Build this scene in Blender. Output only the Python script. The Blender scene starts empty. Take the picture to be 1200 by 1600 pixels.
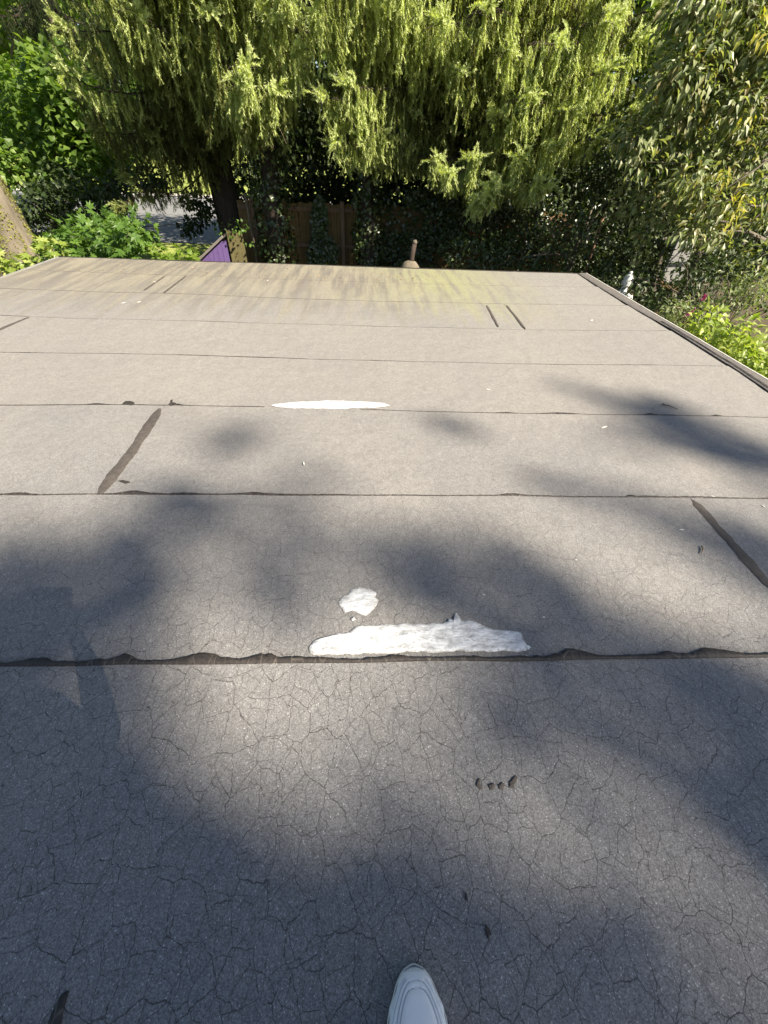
import bpy, math, random
import numpy as np
from mathutils import Vector, noise
random.seed(7); RNG = np.random.default_rng(7)
SC = bpy.context.scene; COL = SC.collection
R_ = math.radians
# ------------------------------------------------------------------ camera, light, exposure
H = 1.36
RT = np.array([.99901825, -.02899565, .03349302]); UP = np.array([-.00422913, .69016691, .72363786]); FW = np.array([.04409813, .72306907, -.68936672])
cam_d = bpy.data.cameras.new('camera'); cam = bpy.data.objects.new('camera', cam_d); COL.objects.link(cam)
from mathutils import Matrix
cam.matrix_world = Matrix(((RT[0], UP[0], -FW[0], 0), (RT[1], UP[1], -FW[1], 0), (RT[2], UP[2], -FW[2], H), (0, 0, 0, 1)))
cam_d.sensor_fit = 'HORIZONTAL'; cam_d.sensor_width = 36; cam_d.lens = 18.0
cam_d.clip_start = .02; cam_d.clip_end = 600
SC.camera = cam
SUN_EL = R_(41); SDIR = np.array([.80, -.60, 0]) * math.cos(SUN_EL) + np.array([0, 0, math.sin(SUN_EL)])   # towards the sun
SC.world = bpy.data.worlds.new('World'); SC.world.use_nodes = True
wn = SC.world.node_tree.nodes; wl = SC.world.node_tree.links
sky = wn.new('ShaderNodeTexSky'); sky.sky_type = 'NISHITA'; sky.sun_disc = False
sky.sun_elevation = SUN_EL; sky.sun_rotation = math.atan2(SDIR[0], SDIR[1])
wl.new(sky.outputs[0], wn['Background'].inputs[0]); wn['Background'].inputs[1].default_value = .052
sun_d = bpy.data.lights.new('sun', 'SUN'); sun = bpy.data.objects.new('sun', sun_d); COL.objects.link(sun)
sun_d.energy = 5.0; sun_d.angle = R_(.6); sun_d.color = (1, .88, .71)
sun.rotation_euler = Vector(-SDIR).to_track_quat('-Z', 'Y').to_euler(); sun.location = (20, -12, 20)
SC.view_settings.view_transform = 'Standard'; SC.view_settings.look = 'None'; SC.view_settings.gamma = 1
SC.view_settings.use_curve_mapping = False; SC.view_settings.exposure = 1.5
SC.cycles.max_bounces = 6; SC.cycles.transparent_max_bounces = 4

# ------------------------------------------------------------------ surveying: photograph point -> place on a known plane
def ray(px, py): return FW * 600 + RT * (px - 600) - UP * (py - 800)
def at(px, py, Y):
    d = ray(px, py); t = Y / d[1]; return np.array([d[0] * t, Y, H + d[2] * t])
def atz(px, py, z=0.):
    d = ray(px, py); t = (z - H) / d[2]; return np.array([d[0] * t, d[1] * t, z])
def project(p):
    v = p - np.array([0, 0, H]); w = v @ FW
    return 600 + 600 * (v @ RT) / w, 800 - 600 * (v @ UP) / w

# ------------------------------------------------------------------ materials
def mat(name):
    m = bpy.data.materials.new(name); m.use_nodes = True
    nt = m.node_tree; b = nt.nodes['Principled BSDF']; return m, nt, b
def N(nt, t, **k):
    n = nt.nodes.new(t)
    for a, v in k.items():
        if a in n.inputs: n.inputs[a].default_value = v
        else: setattr(n, a, v)
    return n
def L(nt, a, b): nt.links.new(a, b)
def ramp(nt, fac, stops):
    r = nt.nodes.new('ShaderNodeValToRGB'); e = r.color_ramp.elements
    while len(e) < len(stops): e.new(.5)
    for q, (p, c) in zip(e, stops):
        q.position = p; q.color = (c, c, c, 1) if isinstance(c, (int, float)) else (*c, 1)
    if fac is not None: L(nt, fac, r.inputs[0])
    return r
def mixc(nt, fac, a, b, mode='MIX'):
    m = nt.nodes.new('ShaderNodeMix'); m.data_type = 'RGBA'; m.blend_type = mode
    for s, v in ((m.inputs[0], fac), (m.inputs[6], a), (m.inputs[7], b)):
        if isinstance(v, (int, float)): s.default_value = v
        elif isinstance(v, tuple): s.default_value = (*v, 1)
        else: L(nt, v, s)
    return m.outputs[2]
def math_(nt, op, a, b=None, clamp=False):
    m = nt.nodes.new('ShaderNodeMath'); m.operation = op; m.use_clamp = clamp
    for s, v in zip(m.inputs, (a, b)):
        if v is None: continue
        if isinstance(v, (int, float)): s.default_value = v
        else: L(nt, v, s)
    return m.outputs[0]
def noise_(nt, vec, scale, detail=4, rough=.55):
    n = N(nt, 'ShaderNodeTexNoise', Scale=scale, Detail=detail, Roughness=rough); L(nt, vec, n.inputs['Vector']); return n.outputs['Fac']
def simple(name, c1, c2, scale=6, rough=.8, bump=.3, stretch=(1, 1, 1), spec=.3, metal=0):
    m, nt, b = mat(name); tc = N(nt, 'ShaderNodeNewGeometry')
    mp = N(nt, 'ShaderNodeMapping'); mp.inputs['Scale'].default_value = stretch; L(nt, tc.outputs['Position'], mp.inputs[0])
    f = noise_(nt, mp.outputs[0], scale, 8, .65); f2 = noise_(nt, mp.outputs[0], scale * 9, 4)
    mixf = math_(nt, 'ADD', math_(nt, 'MULTIPLY', f, .7), math_(nt, 'MULTIPLY', f2, .3))
    r = ramp(nt, mixf, [(.33, c1), (.67, c2)]); L(nt, r.outputs[0], b.inputs['Base Color'])
    b.inputs['Roughness'].default_value = rough; b.inputs['Specular IOR Level'].default_value = spec; b.inputs['Metallic'].default_value = metal
    if bump:
        bp = N(nt, 'ShaderNodeBump', Strength=bump, Distance=.01); L(nt, mixf, bp.inputs['Height']); L(nt, bp.outputs[0], b.inputs['Normal'])
    return m
def leaf_mat(name, cols, trans=.35, tcol=None, rough=.45, spec=.4, attr=False, gain=1.0):
    m, nt, b = mat(name); g = N(nt, 'ShaderNodeNewGeometry')
    if attr:
        a = N(nt, 'ShaderNodeAttribute', attribute_name='tint'); fac = a.outputs['Fac']
        fac = math_(nt, 'ADD', fac, math_(nt, 'MULTIPLY', math_(nt, 'SUBTRACT', g.outputs['Random Per Island'], .5), .25))
    else: fac = g.outputs['Random Per Island']
    n = len(cols); r = ramp(nt, fac, [(i / (n - 1), tuple(x * gain for x in c)) for i, c in enumerate(cols)])
    L(nt, r.outputs[0], b.inputs['Base Color']); b.inputs['Roughness'].default_value = rough; b.inputs['Specular IOR Level'].default_value = spec
    t = N(nt, 'ShaderNodeBsdfTranslucent')
    tc = mixc(nt, 1.0, r.outputs[0], tcol or (1.5, 1.6, .5), 'MULTIPLY'); L(nt, tc, t.inputs[0])
    mx = N(nt, 'ShaderNodeMixShader'); mx.inputs[0].default_value = trans
    L(nt, b.outputs[0], mx.inputs[1]); L(nt, t.outputs[0], mx.inputs[2]); L(nt, mx.outputs[0], nt.nodes['Material Output'].inputs[0])
    return m

def felt_material():
    m, nt, b = mat('mineral_felt'); geo = N(nt, 'ShaderNodeNewGeometry'); pos = geo.outputs['Position']
    sep = N(nt, 'ShaderNodeSeparateXYZ'); L(nt, pos, sep.inputs[0]); Y = sep.outputs[1]
    big = noise_(nt, pos, .9, 5); mid = noise_(nt, pos, 7, 6, .6)
    base = mixc(nt, ramp(nt, big, [(.35, 0.), (.65, 1.)]).outputs[0], (.146, .155, .168), (.206, .204, .200))
    base = mixc(nt, ramp(nt, mid, [(.4, 0.), (.75, .35)]).outputs[0], base, (.115, .112, .11))
    # each sheet a little different
    at_ = N(nt, 'ShaderNodeObjectInfo'); base = mixc(nt, math_(nt, 'MULTIPLY', at_.outputs['Random'], .35), base, (.21, .2, .185))
    # fine granules
    v = N(nt, 'ShaderNodeTexVoronoi', Scale=420.0); L(nt, pos, v.inputs['Vector'])
    sc = N(nt, 'ShaderNodeSeparateColor'); L(nt, v.outputs['Color'], sc.inputs[0])
    gr = ramp(nt, sc.outputs[0], [(0, .62), (.5, .97), (.9, 1.22), (.985, 1.45), (1, 2.6)])
    gr2 = ramp(nt, noise_(nt, pos, 170, 3), [(.3, .80), (.7, 1.2)])
    base = mixc(nt, 1., base, gr.outputs[0], 'MULTIPLY'); base = mixc(nt, 1., base, gr2.outputs[0], 'MULTIPLY')
    gr3 = ramp(nt, noise_(nt, pos, 46, 4, .7), [(.3, .88), (.7, 1.12)]); gr4 = ramp(nt, noise_(nt, pos, 14, 5, .7), [(.3, .92), (.7, 1.07)])
    # paler, warmer felt tone towards the far end
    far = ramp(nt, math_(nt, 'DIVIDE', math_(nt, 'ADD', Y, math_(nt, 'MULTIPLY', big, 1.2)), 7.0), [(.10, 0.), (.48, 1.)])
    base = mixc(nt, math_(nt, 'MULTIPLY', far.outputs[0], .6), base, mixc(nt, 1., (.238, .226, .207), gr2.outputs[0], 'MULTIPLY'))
    base = mixc(nt, 1., base, mixc(nt, 1., gr3.outputs[0], gr4.outputs[0], 'MULTIPLY'), 'MULTIPLY')
    # crack network: two sizes of warped cells, broken up by noise
    wv = N(nt, 'ShaderNodeTexNoise', Scale=10., Detail=2.); L(nt, pos, wv.inputs['Vector'])
    off = N(nt, 'ShaderNodeVectorMath', operation='MULTIPLY_ADD'); L(nt, wv.outputs['Color'], off.inputs[0]); off.inputs[1].default_value = (.05, .05, 0); L(nt, pos, off.inputs[2])
    wv2 = N(nt, 'ShaderNodeTexNoise', Scale=70., Detail=3.); L(nt, pos, wv2.inputs['Vector'])
    off2 = N(nt, 'ShaderNodeVectorMath', operation='MULTIPLY_ADD'); L(nt, wv2.outputs['Color'], off2.inputs[0]); off2.inputs[1].default_value = (.012, .012, 0); L(nt, off.outputs[0], off2.inputs[2])
    crack = None
    for (sx, sy, w, lo, hi, seed) in ((14., 9.5, .0140, .29, .46, 0), (25., 18., .0175, .36, .52, 3.7)):
        mp = N(nt, 'ShaderNodeMapping'); mp.inputs['Scale'].default_value = (sx, sy, 0); mp.inputs['Location'].default_value = (seed, seed, 0); L(nt, off2.outputs[0], mp.inputs[0])
        vo = N(nt, 'ShaderNodeTexVoronoi', feature='DISTANCE_TO_EDGE', voronoi_dimensions='2D', Scale=1., Randomness=.95); L(nt, mp.outputs[0], vo.inputs['Vector'])
        c = ramp(nt, vo.outputs['Distance'], [(0, 1.), (w * .5, .8), (w, 0.)]).outputs[0]
        mp2 = N(nt, 'ShaderNodeMapping'); mp2.inputs['Location'].default_value = (seed * 3, seed, 0); L(nt, pos, mp2.inputs[0])
        k = ramp(nt, noise_(nt, mp2.outputs[0], 6.5, 4, .6), [(lo, 0.), (hi, 1.)]).outputs[0]
        c = math_(nt, 'MULTIPLY', c, k)
        crack = c if crack is None else math_(nt, 'MAXIMUM', crack, c)
    fade = ramp(nt, math_(nt, 'DIVIDE', Y, 7.), [(.08, 1.), (.2, .5), (.36, .16), (.7, .03)]).outputs[0]
    crack = math_(nt, 'MULTIPLY', crack, fade)
    base = mixc(nt, math_(nt, 'MULTIPLY', crack, .82), base, (.022, .021, .021))
    # water-run algae at the low far end: streaks along the fall
    mp = N(nt, 'ShaderNodeMapping'); mp.inputs['Scale'].default_value = (4.2, .42, 1); L(nt, pos, mp.inputs[0])
    st = noise_(nt, mp.outputs[0], 2.2, 7, .62)
    X = sep.outputs[0]
    edge = math_(nt, 'ADD', math_(nt, 'MULTIPLY', st, 2.9), Y)
    alg = ramp(nt, math_(nt, 'DIVIDE', edge, 10.), [(.57, 0.), (.655, .55), (.74, .85)]).outputs[0]
    xr = math_(nt, 'SUBTRACT', 1., math_(nt, 'DIVIDE', math_(nt, 'SUBTRACT', X, 1.2), 1.3), True)   # fades out towards the right side
    alg = math_(nt, 'MULTIPLY', alg, math_(nt, 'MINIMUM', xr, 1.))
    mp3 = N(nt, 'ShaderNodeMapping'); mp3.inputs['Scale'].default_value = (5., .5, 1); mp3.inputs['Location'].default_value = (4, 8, 0); L(nt, pos, mp3.inputs[0])
    st2 = noise_(nt, mp3.outputs[0], 1.8, 8, .65)
    acol = mixc(nt, ramp(nt, st2, [(.42, 0.), (.6, 1.)]).outputs[0], (.125, .112, .092), (.235, .212, .155))
    acol = mixc(nt, math_(nt, 'MULTIPLY', ramp(nt, math_(nt, 'ADD', math_(nt, 'DIVIDE', X, 6.), math_(nt, 'MULTIPLY', big, .5)), [(.16, .05), (.46, 1.)]).outputs[0], ramp(nt, st2, [(.36, .25), (.55, 1.)]).outputs[0]), acol, (.245, .252, .12))
    acol = mixc(nt, 1., acol, mixc(nt, 1., gr2.outputs[0], gr3.outputs[0], 'MULTIPLY'), 'MULTIPLY')
    base = mixc(nt, math_(nt, 'MULTIPLY', alg, .85), base, acol)
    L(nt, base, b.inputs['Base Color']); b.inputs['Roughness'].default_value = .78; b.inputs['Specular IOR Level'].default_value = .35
    h = math_(nt, 'SUBTRACT', math_(nt, 'ADD', math_(nt, 'MULTIPLY', sc.outputs[0], .25), math_(nt, 'MULTIPLY', noise_(nt, pos, 160, 3), .5)), math_(nt, 'MULTIPLY', crack, .82))
    bp = N(nt, 'ShaderNodeBump', Strength=.5, Distance=.0022); L(nt, h, bp.inputs['Height'])
    bp2 = N(nt, 'ShaderNodeBump', Strength=.35, Distance=.03); L(nt, noise_(nt, pos, 5, 4), bp2.inputs['Height']); L(nt, bp2.outputs[0], bp.inputs['Normal'])
    L(nt, bp.outputs[0], b.inputs['Normal'])
    return m
def tar_material():
    m, nt, b = mat('roof_tar'); geo = N(nt, 'ShaderNodeNewGeometry'); pos = geo.outputs['Position']
    f = noise_(nt, pos, 60, 6, .65); c = mixc(nt, ramp(nt, f, [(.35, 0.), (.7, 1.)]).outputs[0], (.022, .019, .018), (.052, .046, .042))
    mp = N(nt, 'ShaderNodeMapping'); mp.inputs['Scale'].default_value = (26, 9, 0); L(nt, pos, mp.inputs[0])
    vo = N(nt, 'ShaderNodeTexVoronoi', feature='DISTANCE_TO_EDGE', voronoi_dimensions='2D', Scale=1.); L(nt, mp.outputs[0], vo.inputs['Vector'])
    ck = math_(nt, 'MULTIPLY', ramp(nt, vo.outputs['Distance'], [(0, 1.), (.055, 0.)]).outputs[0], ramp(nt, noise_(nt, pos, 5, 2), [(.42, 0.), (.6, 1.)]).outputs[0])
    c = mixc(nt, math_(nt, 'MULTIPLY', ck, .4), c, (.24, .21, .18)); L(nt, c, b.inputs['Base Color'])
    b.inputs['Roughness'].default_value = .6; b.inputs['Specular IOR Level'].default_value = .3
    bp = N(nt, 'ShaderNodeBump', Strength=.8, Distance=.004); L(nt, f, bp.inputs['Height']); L(nt, bp.outputs[0], b.inputs['Normal'])
    return m
def patch_material():
    m, nt, b = mat('white_sealant'); geo = N(nt, 'ShaderNodeNewGeometry'); pos = geo.outputs['Position']
    mp = N(nt, 'ShaderNodeMapping'); mp.inputs['Scale'].default_value = (.8, 1.7, 1); L(nt, pos, mp.inputs[0])
    f = noise_(nt, mp.outputs[0], 22, 8, .7); f2 = noise_(nt, pos, 120, 3)
    c = mixc(nt, ramp(nt, f, [(.36, 0.), (.56, 1.)]).outputs[0], (.33, .34, .35), (.64, .665, .69))
    c = mixc(nt, ramp(nt, f2, [(.5, 0.), (.72, .6)]).outputs[0], c, (.36, .36, .35))
    at_ = N(nt, 'ShaderNodeAttribute', attribute_name='wear')
    wr = math_(nt, 'GREATER_THAN', math_(nt, 'ADD', at_.outputs['Fac'], math_(nt, 'MULTIPLY', math_(nt, 'SUBTRACT', f2, .5), 1.3)), .55)
    c = mixc(nt, math_(nt, 'MULTIPLY', wr, .7), c, (.3, .29, .275))
    L(nt, c, b.inputs['Base Color']); b.inputs['Roughness'].default_value = .55
    bp = N(nt, 'ShaderNodeBump', Strength=1., Distance=.012); L(nt, f, bp.inputs['Height']); L(nt, bp.outputs[0], b.inputs['Normal'])
    return m
M = {
    'felt': felt_material(), 'tar': tar_material(), 'patch': patch_material(),
    'tar_worn': simple('worn_tar', (.048, .042, .038), (.10, .088, .08), 40, .75, .6),
    'rim': simple('rim_felt', (.085, .08, .076), (.17, .16, .15), 30, .85, .6),
    'metal': simple('drip_edge_metal', (.5, .49, .46), (.68, .67, .64), 20, .45, .1, spec=.5),
    'wall': simple('wall_paint', (.42, .40, .36), (.5, .48, .44), 8, .8, .2),
    'soil': simple('soil', (.045, .038, .025), (.09, .075, .045), 3, .95, .6),
    'lawn': simple('lawn_turf', (.15, .20, .04), (.30, .34, .09), 1.2, .9, .6),
    'asphalt': simple('road_asphalt', (.16, .165, .175), (.21, .215, .22), 8, .85, .2),
    'kerb': simple('kerb_stone', (.5, .49, .46), (.62, .6, .57), 8, .8, .2),
    'bark': simple('spruce_bark', (.028, .021, .017), (.07, .053, .042), 14, .9, 1., (1, 1, .25)),
    'moss_bark': simple('mossy_bark', (.09, .076, .055), (.20, .175, .135), 9, .95, 1., (1, 1, .3)),
    'moss': leaf_mat('trunk_moss', [(.12, .125, .03), (.18, .185, .045), (.24, .235, .08)], .15, rough=.9, spec=.1),
    'grey_bark': simple('grey_bark', (.07, .06, .045), (.16, .14, .11), 12, .9, .8, (1, 1, .3)),
    'twig': simple('dry_twig', (.12, .09, .06), (.25, .20, .15), 30, .9, .3),
    'wood': simple('stained_fence_wood', (.11, .068, .026), (.23, .15, .062), 10, .8, .5, (4, 4, .35)),
    'post': simple('weathered_post_wood', (.13, .08, .05), (.24, .155, .10), 9, .85, .6, (3, 3, .3)),
    'olivewood': simple('olive_stained_wood', (.075, .062, .026), (.165, .145, .065), 9, .85, .6, (5, 5, .5)),
    'greywood': simple('grey_weathered_wood', (.11, .10, .09), (.24, .215, .19), 10, .85, .6, (.5, 3, 3)),
    'purple': simple('purple_paint', (.10, .062, .18), (.15, .095, .25), 9, .65, .3, (4, 4, .6)),
    'stone': simple('statue_stone', (.42, .43, .42), (.66, .67, .66), 14, .75, .5),
    'pale': simple('pale_grey_paint', (.18, .185, .19), (.30, .30, .30), 7, .7, .3),
    'rock': simple('mossy_stone', (.12, .11, .05), (.28, .25, .13), 12, .9, .9),
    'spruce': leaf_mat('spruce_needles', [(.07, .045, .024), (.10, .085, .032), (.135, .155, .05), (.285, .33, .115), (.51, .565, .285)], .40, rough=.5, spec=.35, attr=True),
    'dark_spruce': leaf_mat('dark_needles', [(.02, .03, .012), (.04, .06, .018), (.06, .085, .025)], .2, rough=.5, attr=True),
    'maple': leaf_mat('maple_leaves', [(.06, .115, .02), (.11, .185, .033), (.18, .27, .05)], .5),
    'bright': leaf_mat('sunlit_leaves', [(.10, .17, .025), (.16, .25, .03), (.22, .31, .05)], .5),  # sunlight on the upper-left crowns is put into this brighter leaf colour
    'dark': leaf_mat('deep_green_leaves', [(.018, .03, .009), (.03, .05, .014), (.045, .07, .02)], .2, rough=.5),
    'ivy': leaf_mat('ivy_leaves', [(.022, .038, .012), (.038, .062, .018), (.07, .10, .03)], .15, rough=.32, spec=.6),
    'magnolia': leaf_mat('grey_green_leaves', [(.06, .085, .03), (.12, .16, .06), (.22, .26, .12), (.31, .335, .19), (.17, .14, .055)], .35, rough=.42, spec=.4),
    'yellow': leaf_mat('yellowing_leaves', [(.22, .24, .04), (.33, .32, .05), (.40, .34, .06)], .4),
    'lime': leaf_mat('lime_leaves', [(.15, .22, .035), (.24, .31, .06), (.36, .40, .13)], .4),
    'oakleaf': leaf_mat('broad_shrub_leaves', [(.06, .12, .022), (.09, .17, .03), (.13, .22, .04)], .4),
    'sage': leaf_mat('pale_shrub_leaves', [(.10, .14, .05), (.17, .21, .09), (.24, .27, .13)], .35),
    'petal': leaf_mat('magenta_petals', [(.22, .02, .12), (.36, .04, .20), (.30, .05, .26)], .35),
    'red': leaf_mat('rust_leaves', [(.15, .04, .02), (.25, .075, .03)], .3),
    'white_debris': simple('pale_debris', (.6, .58, .5), (.78, .76, .7), 40, .8, 0),
    'dry_leaf': simple('dry_leaf', (.20, .14, .08), (.34, .26, .16), 30, .8, 0),
    'cable': simple('black_cable', (.015, .015, .015), (.03, .03, .03), 10, .6, 0),
}

# ------------------------------------------------------------------ mesh helpers
def new_obj(name, me, parent=None):
    o = bpy.data.objects.new(name, me); COL.objects.link(o)
    if parent is not None: o.parent = parent; o.matrix_parent_inverse = Matrix.Translation(-parent.location)
    return o
def tag(o, label=None, cat=None, group=None, kind=None):
    for k, v in (('label', label), ('category', cat), ('group', group), ('kind', kind)):
        if v: o[k] = v
    return o
def thing(name, label, cat, loc=(0, 0, 0), group=None):
    o = bpy.data.objects.new(name, None); COL.objects.link(o); o.location = loc; o.empty_display_size = .2
    return tag(o, label, cat, group)
class Acc:
    """collects triangles for ONE mesh object"""
    def __init__(s): s.v = []; s.t = []; s.m = []; s.a = []; s.n = 0
    def add(s, v, t, mi=0, tint=None):
        v = np.asarray(v, float).reshape(-1, 3); t = np.asarray(t, int).reshape(-1, 3)
        s.v.append(v); s.t.append(t + s.n); s.m.append(np.full(len(t), mi)); s.n += len(v)
        s.a.append(np.full(len(v), .5) if tint is None else np.broadcast_to(tint, (len(v),)))
        return s
    def quads(s, v, q, mi=0):
        q = np.asarray(q, int).reshape(-1, 4); return s.add(v, np.concatenate([q[:, [0, 1, 2]], q[:, [0, 2, 3]]]), mi)
    def mesh(s, name, mats, smooth=False, attr=None):
        v = np.concatenate(s.v); t = np.concatenate(s.t); mi = np.concatenate(s.m)
        me = bpy.data.meshes.new(name); me.vertices.add(len(v)); me.vertices.foreach_set('co', v.ravel())
        me.loops.add(t.size); me.loops.foreach_set('vertex_index', t.ravel().astype(np.int32))
        me.polygons.add(len(t)); me.polygons.foreach_set('loop_start', (np.arange(len(t)) * 3).astype(np.int32))
        me.polygons.foreach_set('material_index', mi.astype(np.int32))
        me.polygons.foreach_set('use_smooth', np.full(len(t), bool(smooth)))
        for m in (mats if isinstance(mats, (list, tuple)) else [mats]): me.materials.append(m)
        if attr: me.attributes.new(attr, 'FLOAT', 'POINT').data.foreach_set('value', np.concatenate(s.a).astype(np.float32))
        me.update(calc_edges=True); return me
    def build(s, name, mats, parent=None, smooth=False, attr=None): return new_obj(name, s.mesh(name, mats, smooth, attr), parent)
def tube(pts, rad, sides=6, cap=True):
    P = np.asarray(pts, float); n = len(P); rad = np.broadcast_to(np.asarray(rad, float), (n,))
    T = np.gradient(P, axis=0); T /= np.linalg.norm(T, axis=1)[:, None] + 1e-9
    ref = np.array([0, 0, 1.]) if abs(T[0, 2]) < .9 else np.array([1., 0, 0])
    U = np.cross(T, ref); U /= np.linalg.norm(U, axis=1)[:, None] + 1e-9; V = np.cross(T, U)
    a = np.linspace(0, 2 * math.pi, sides, endpoint=False)
    v = P[:, None] + rad[:, None, None] * (U[:, None] * np.cos(a)[None, :, None] + V[:, None] * np.sin(a)[None, :, None])
    v = v.reshape(-1, 3); t = []
    for i in range(n - 1):
        for j in range(sides):
            a0 = i * sides + j; a1 = i * sides + (j + 1) % sides; t += [(a0, a1, a1 + sides), (a0, a1 + sides, a0 + sides)]
    if cap:
        v = np.vstack([v, P[0], P[-1]]); c0 = n * sides
        for j in range(sides): t += [(c0, (j + 1) % sides, j), (c0 + 1, (n - 1) * sides + j, (n - 1) * sides + (j + 1) % sides)]
    return v, t
def box(c, s, rot=None):
    c = np.asarray(c, float); s = np.asarray(s, float) / 2
    v = np.array([(x, y, z) for x in (-1, 1) for y in (-1, 1) for z in (-1, 1)]) * s
    if rot is not None: v = v @ np.asarray(rot).T
    t = [(0, 1, 3), (0, 3, 2), (4, 6, 7), (4, 7, 5), (0, 4, 5), (0, 5, 1), (2, 3, 7), (2, 7, 6), (0, 2, 6), (0, 6, 4), (1, 5, 7), (1, 7, 3)]
    return v + c, t
def bevel(o, w=.004):
    b = o.modifiers.new('bevel', 'BEVEL'); b.width = w; b.segments = 2; b.limit_method = 'ANGLE'; return o
def lathe(prof, sides=20, c=(0, 0, 0)):
    v = []; t = []; n = len(prof)
    for r, z in prof:
        for j in range(sides):
            a = 2 * math.pi * j / sides; v.append((c[0] + r * math.cos(a), c[1] + r * math.sin(a), c[2] + z))
    for i in range(n - 1):
        for j in range(sides):
            a = i * sides + j; b = i * sides + (j + 1) % sides; t += [(a, b, b + sides), (a, b + sides, a + sides)]
    return v, t
def unit(v): return v / (np.linalg.norm(v, axis=-1, keepdims=True) + 1e-9)
LEAF_V = np.array([(0, 0, 0), (-.5, .42, .10), (0, .46, 0), (.5, .42, .10), (0, 1, -.12)]); LEAF_T = np.array([(0, 2, 1), (0, 3, 2), (1, 2, 4), (2, 3, 4)])
LOBE_V = np.array([(0, 0, 0), (0, .45, .0), (-.25, .22, .03), (-.62, .30, .0), (-.35, .5, .05), (-.45, .85, -.02), (-.12, .68, .03), (0, 1.05, -.1), (.12, .68, .03), (.45, .85, -.02), (.35, .5, .05), (.62, .30, 0), (.25, .22, .03)])
LOBE_T = np.array([(1, a, b) for a, b in ((0, 2), (2, 3), (3, 4), (4, 5), (5, 6), (6, 7), (7, 8), (8, 9), (9, 10), (10, 11), (11, 12), (12, 0))])
def leaves(acc, P, A, Nn, size, width=.5, tpl=(LEAF_V, LEAF_T), mi=0, tint=None):
    """leaf at each P along axis A with upper side N"""
    P = np.asarray(P); n = len(P); A = unit(A); X = unit(np.cross(A, Nn)); Z = np.cross(X, A)
    size = np.broadcast_to(size, (n,)); lv, lt = tpl
    v = P[:, None] + size[:, None, None] * (X[:, None] * (lv[None, :, 0:1] * width) + A[:, None] * lv[None, :, 1:2] + Z[:, None] * lv[None, :, 2:3])
    t = (lt[None] + (np.arange(n) * len(lv))[:, None, None]).reshape(-1, 3)
    acc.add(v.reshape(-1, 3), t, mi, None if tint is None else np.repeat(tint, len(lv)))
def rnd(n): return RNG.normal(size=(n, 3))
def clump_leaves(acc, centres, radii, per, size, width=.5, tpl=(LEAF_V, LEAF_T), droop=.35, mi=0, flat=.75, jit=.3):
    for c, r in zip(centres, radii):
        n = max(4, int(per * r ** 1.7)); u = unit(rnd(n)); rr = r * RNG.uniform(.25, 1, n) ** .55
        p = np.asarray(c) + u * rr[:, None] * np.array([1, 1, flat])
        A = u * .8 + rnd(n) * .45 + np.array([0, 0, -droop]); Nn = np.array([0, 0, 1.]) + u * .5 + rnd(n) * .35 + np.array([SDIR[0], SDIR[1], 0]) * .25
        leaves(acc, p, A, Nn, size * RNG.uniform(1 - jit, 1 + jit, n), width, tpl, mi)
def curve(a, b, sag=0, n=8, jitter=0):
    a = np.asarray(a, float); b = np.asarray(b, float); s = np.linspace(0, 1, n)[:, None]
    p = a + (b - a) * s; p[:, 2] += (4 * sag * s * (1 - s))[:, 0]
    if jitter:
        q = rnd(n) * jitter; q[0] = 0; q[-1] = 0; p += q
    return p
def link_leaf_objects(name, me, root, P, A, Nn, size):
    A = unit(np.asarray(A)); X = unit(np.cross(A, Nn)); Z = np.cross(X, A)
    for i in range(len(P)):
        o = bpy.data.objects.new(name, me); COL.objects.link(o); o.parent = root
        s = size[i]; x, y, z = X[i], A[i], Z[i]; p = P[i] - np.array(root.location)
        o.matrix_local = Matrix(((x[0] * s, y[0] * s, z[0] * s, p[0]), (x[1] * s, y[1] * s, z[1] * s, p[1]), (x[2] * s, y[2] * s, z[2] * s, p[2]), (0, 0, 0, 1)))

# ------------------------------------------------------------------ setting: ground, lawn, road
def gz(x, y):
    z = -2.35 + .5 * np.clip((np.asarray(y, float) - 7.5) / 5, 0, 1)
    return z
def grid(name, x0, x1, y0, y1, nx, ny, zf, m, kind='structure'):
    xs = np.linspace(x0, x1, nx); ys = np.linspace(y0, y1, ny); X, Y = np.meshgrid(xs, ys); Z = zf(X, Y)
    i = np.arange(ny - 1)[:, None] * nx + np.arange(nx - 1)[None]; q = np.stack([i, i + 1, i + nx + 1, i + nx], -1).reshape(-1, 4)
    return tag(Acc().quads(np.stack([X, Y, Z], -1), q).build(name, m, None, True), kind=kind)
grid('ground', -400, 400, -400, 400, 401, 401, lambda X, Y: gz(X, Y) - np.where(Y > 12, .0, 0), M['soil'])
# road beyond the garden in the left, pale kerb on its far side, sunlit verge beyond
grid('road', -60, -2.6, 19.5, 37, 30, 12, lambda X, Y: gz(X, Y) + .02, M['asphalt'])
tag(Acc().add(*box((-31, 37.12, -1.78), (58, .24, .16))).build('kerb', M['kerb']), kind='structure')
grid('lawn', -60, 20, 37.25, 70, 40, 20, lambda X, Y: gz(X, Y) + .05 + (Y - 37) * .07, M['lawn'])
grid('verge', -30, -2.8, 14.2, 19.4, 40, 12, lambda X, Y: gz(X, Y) + .02, M['lawn'])

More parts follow.
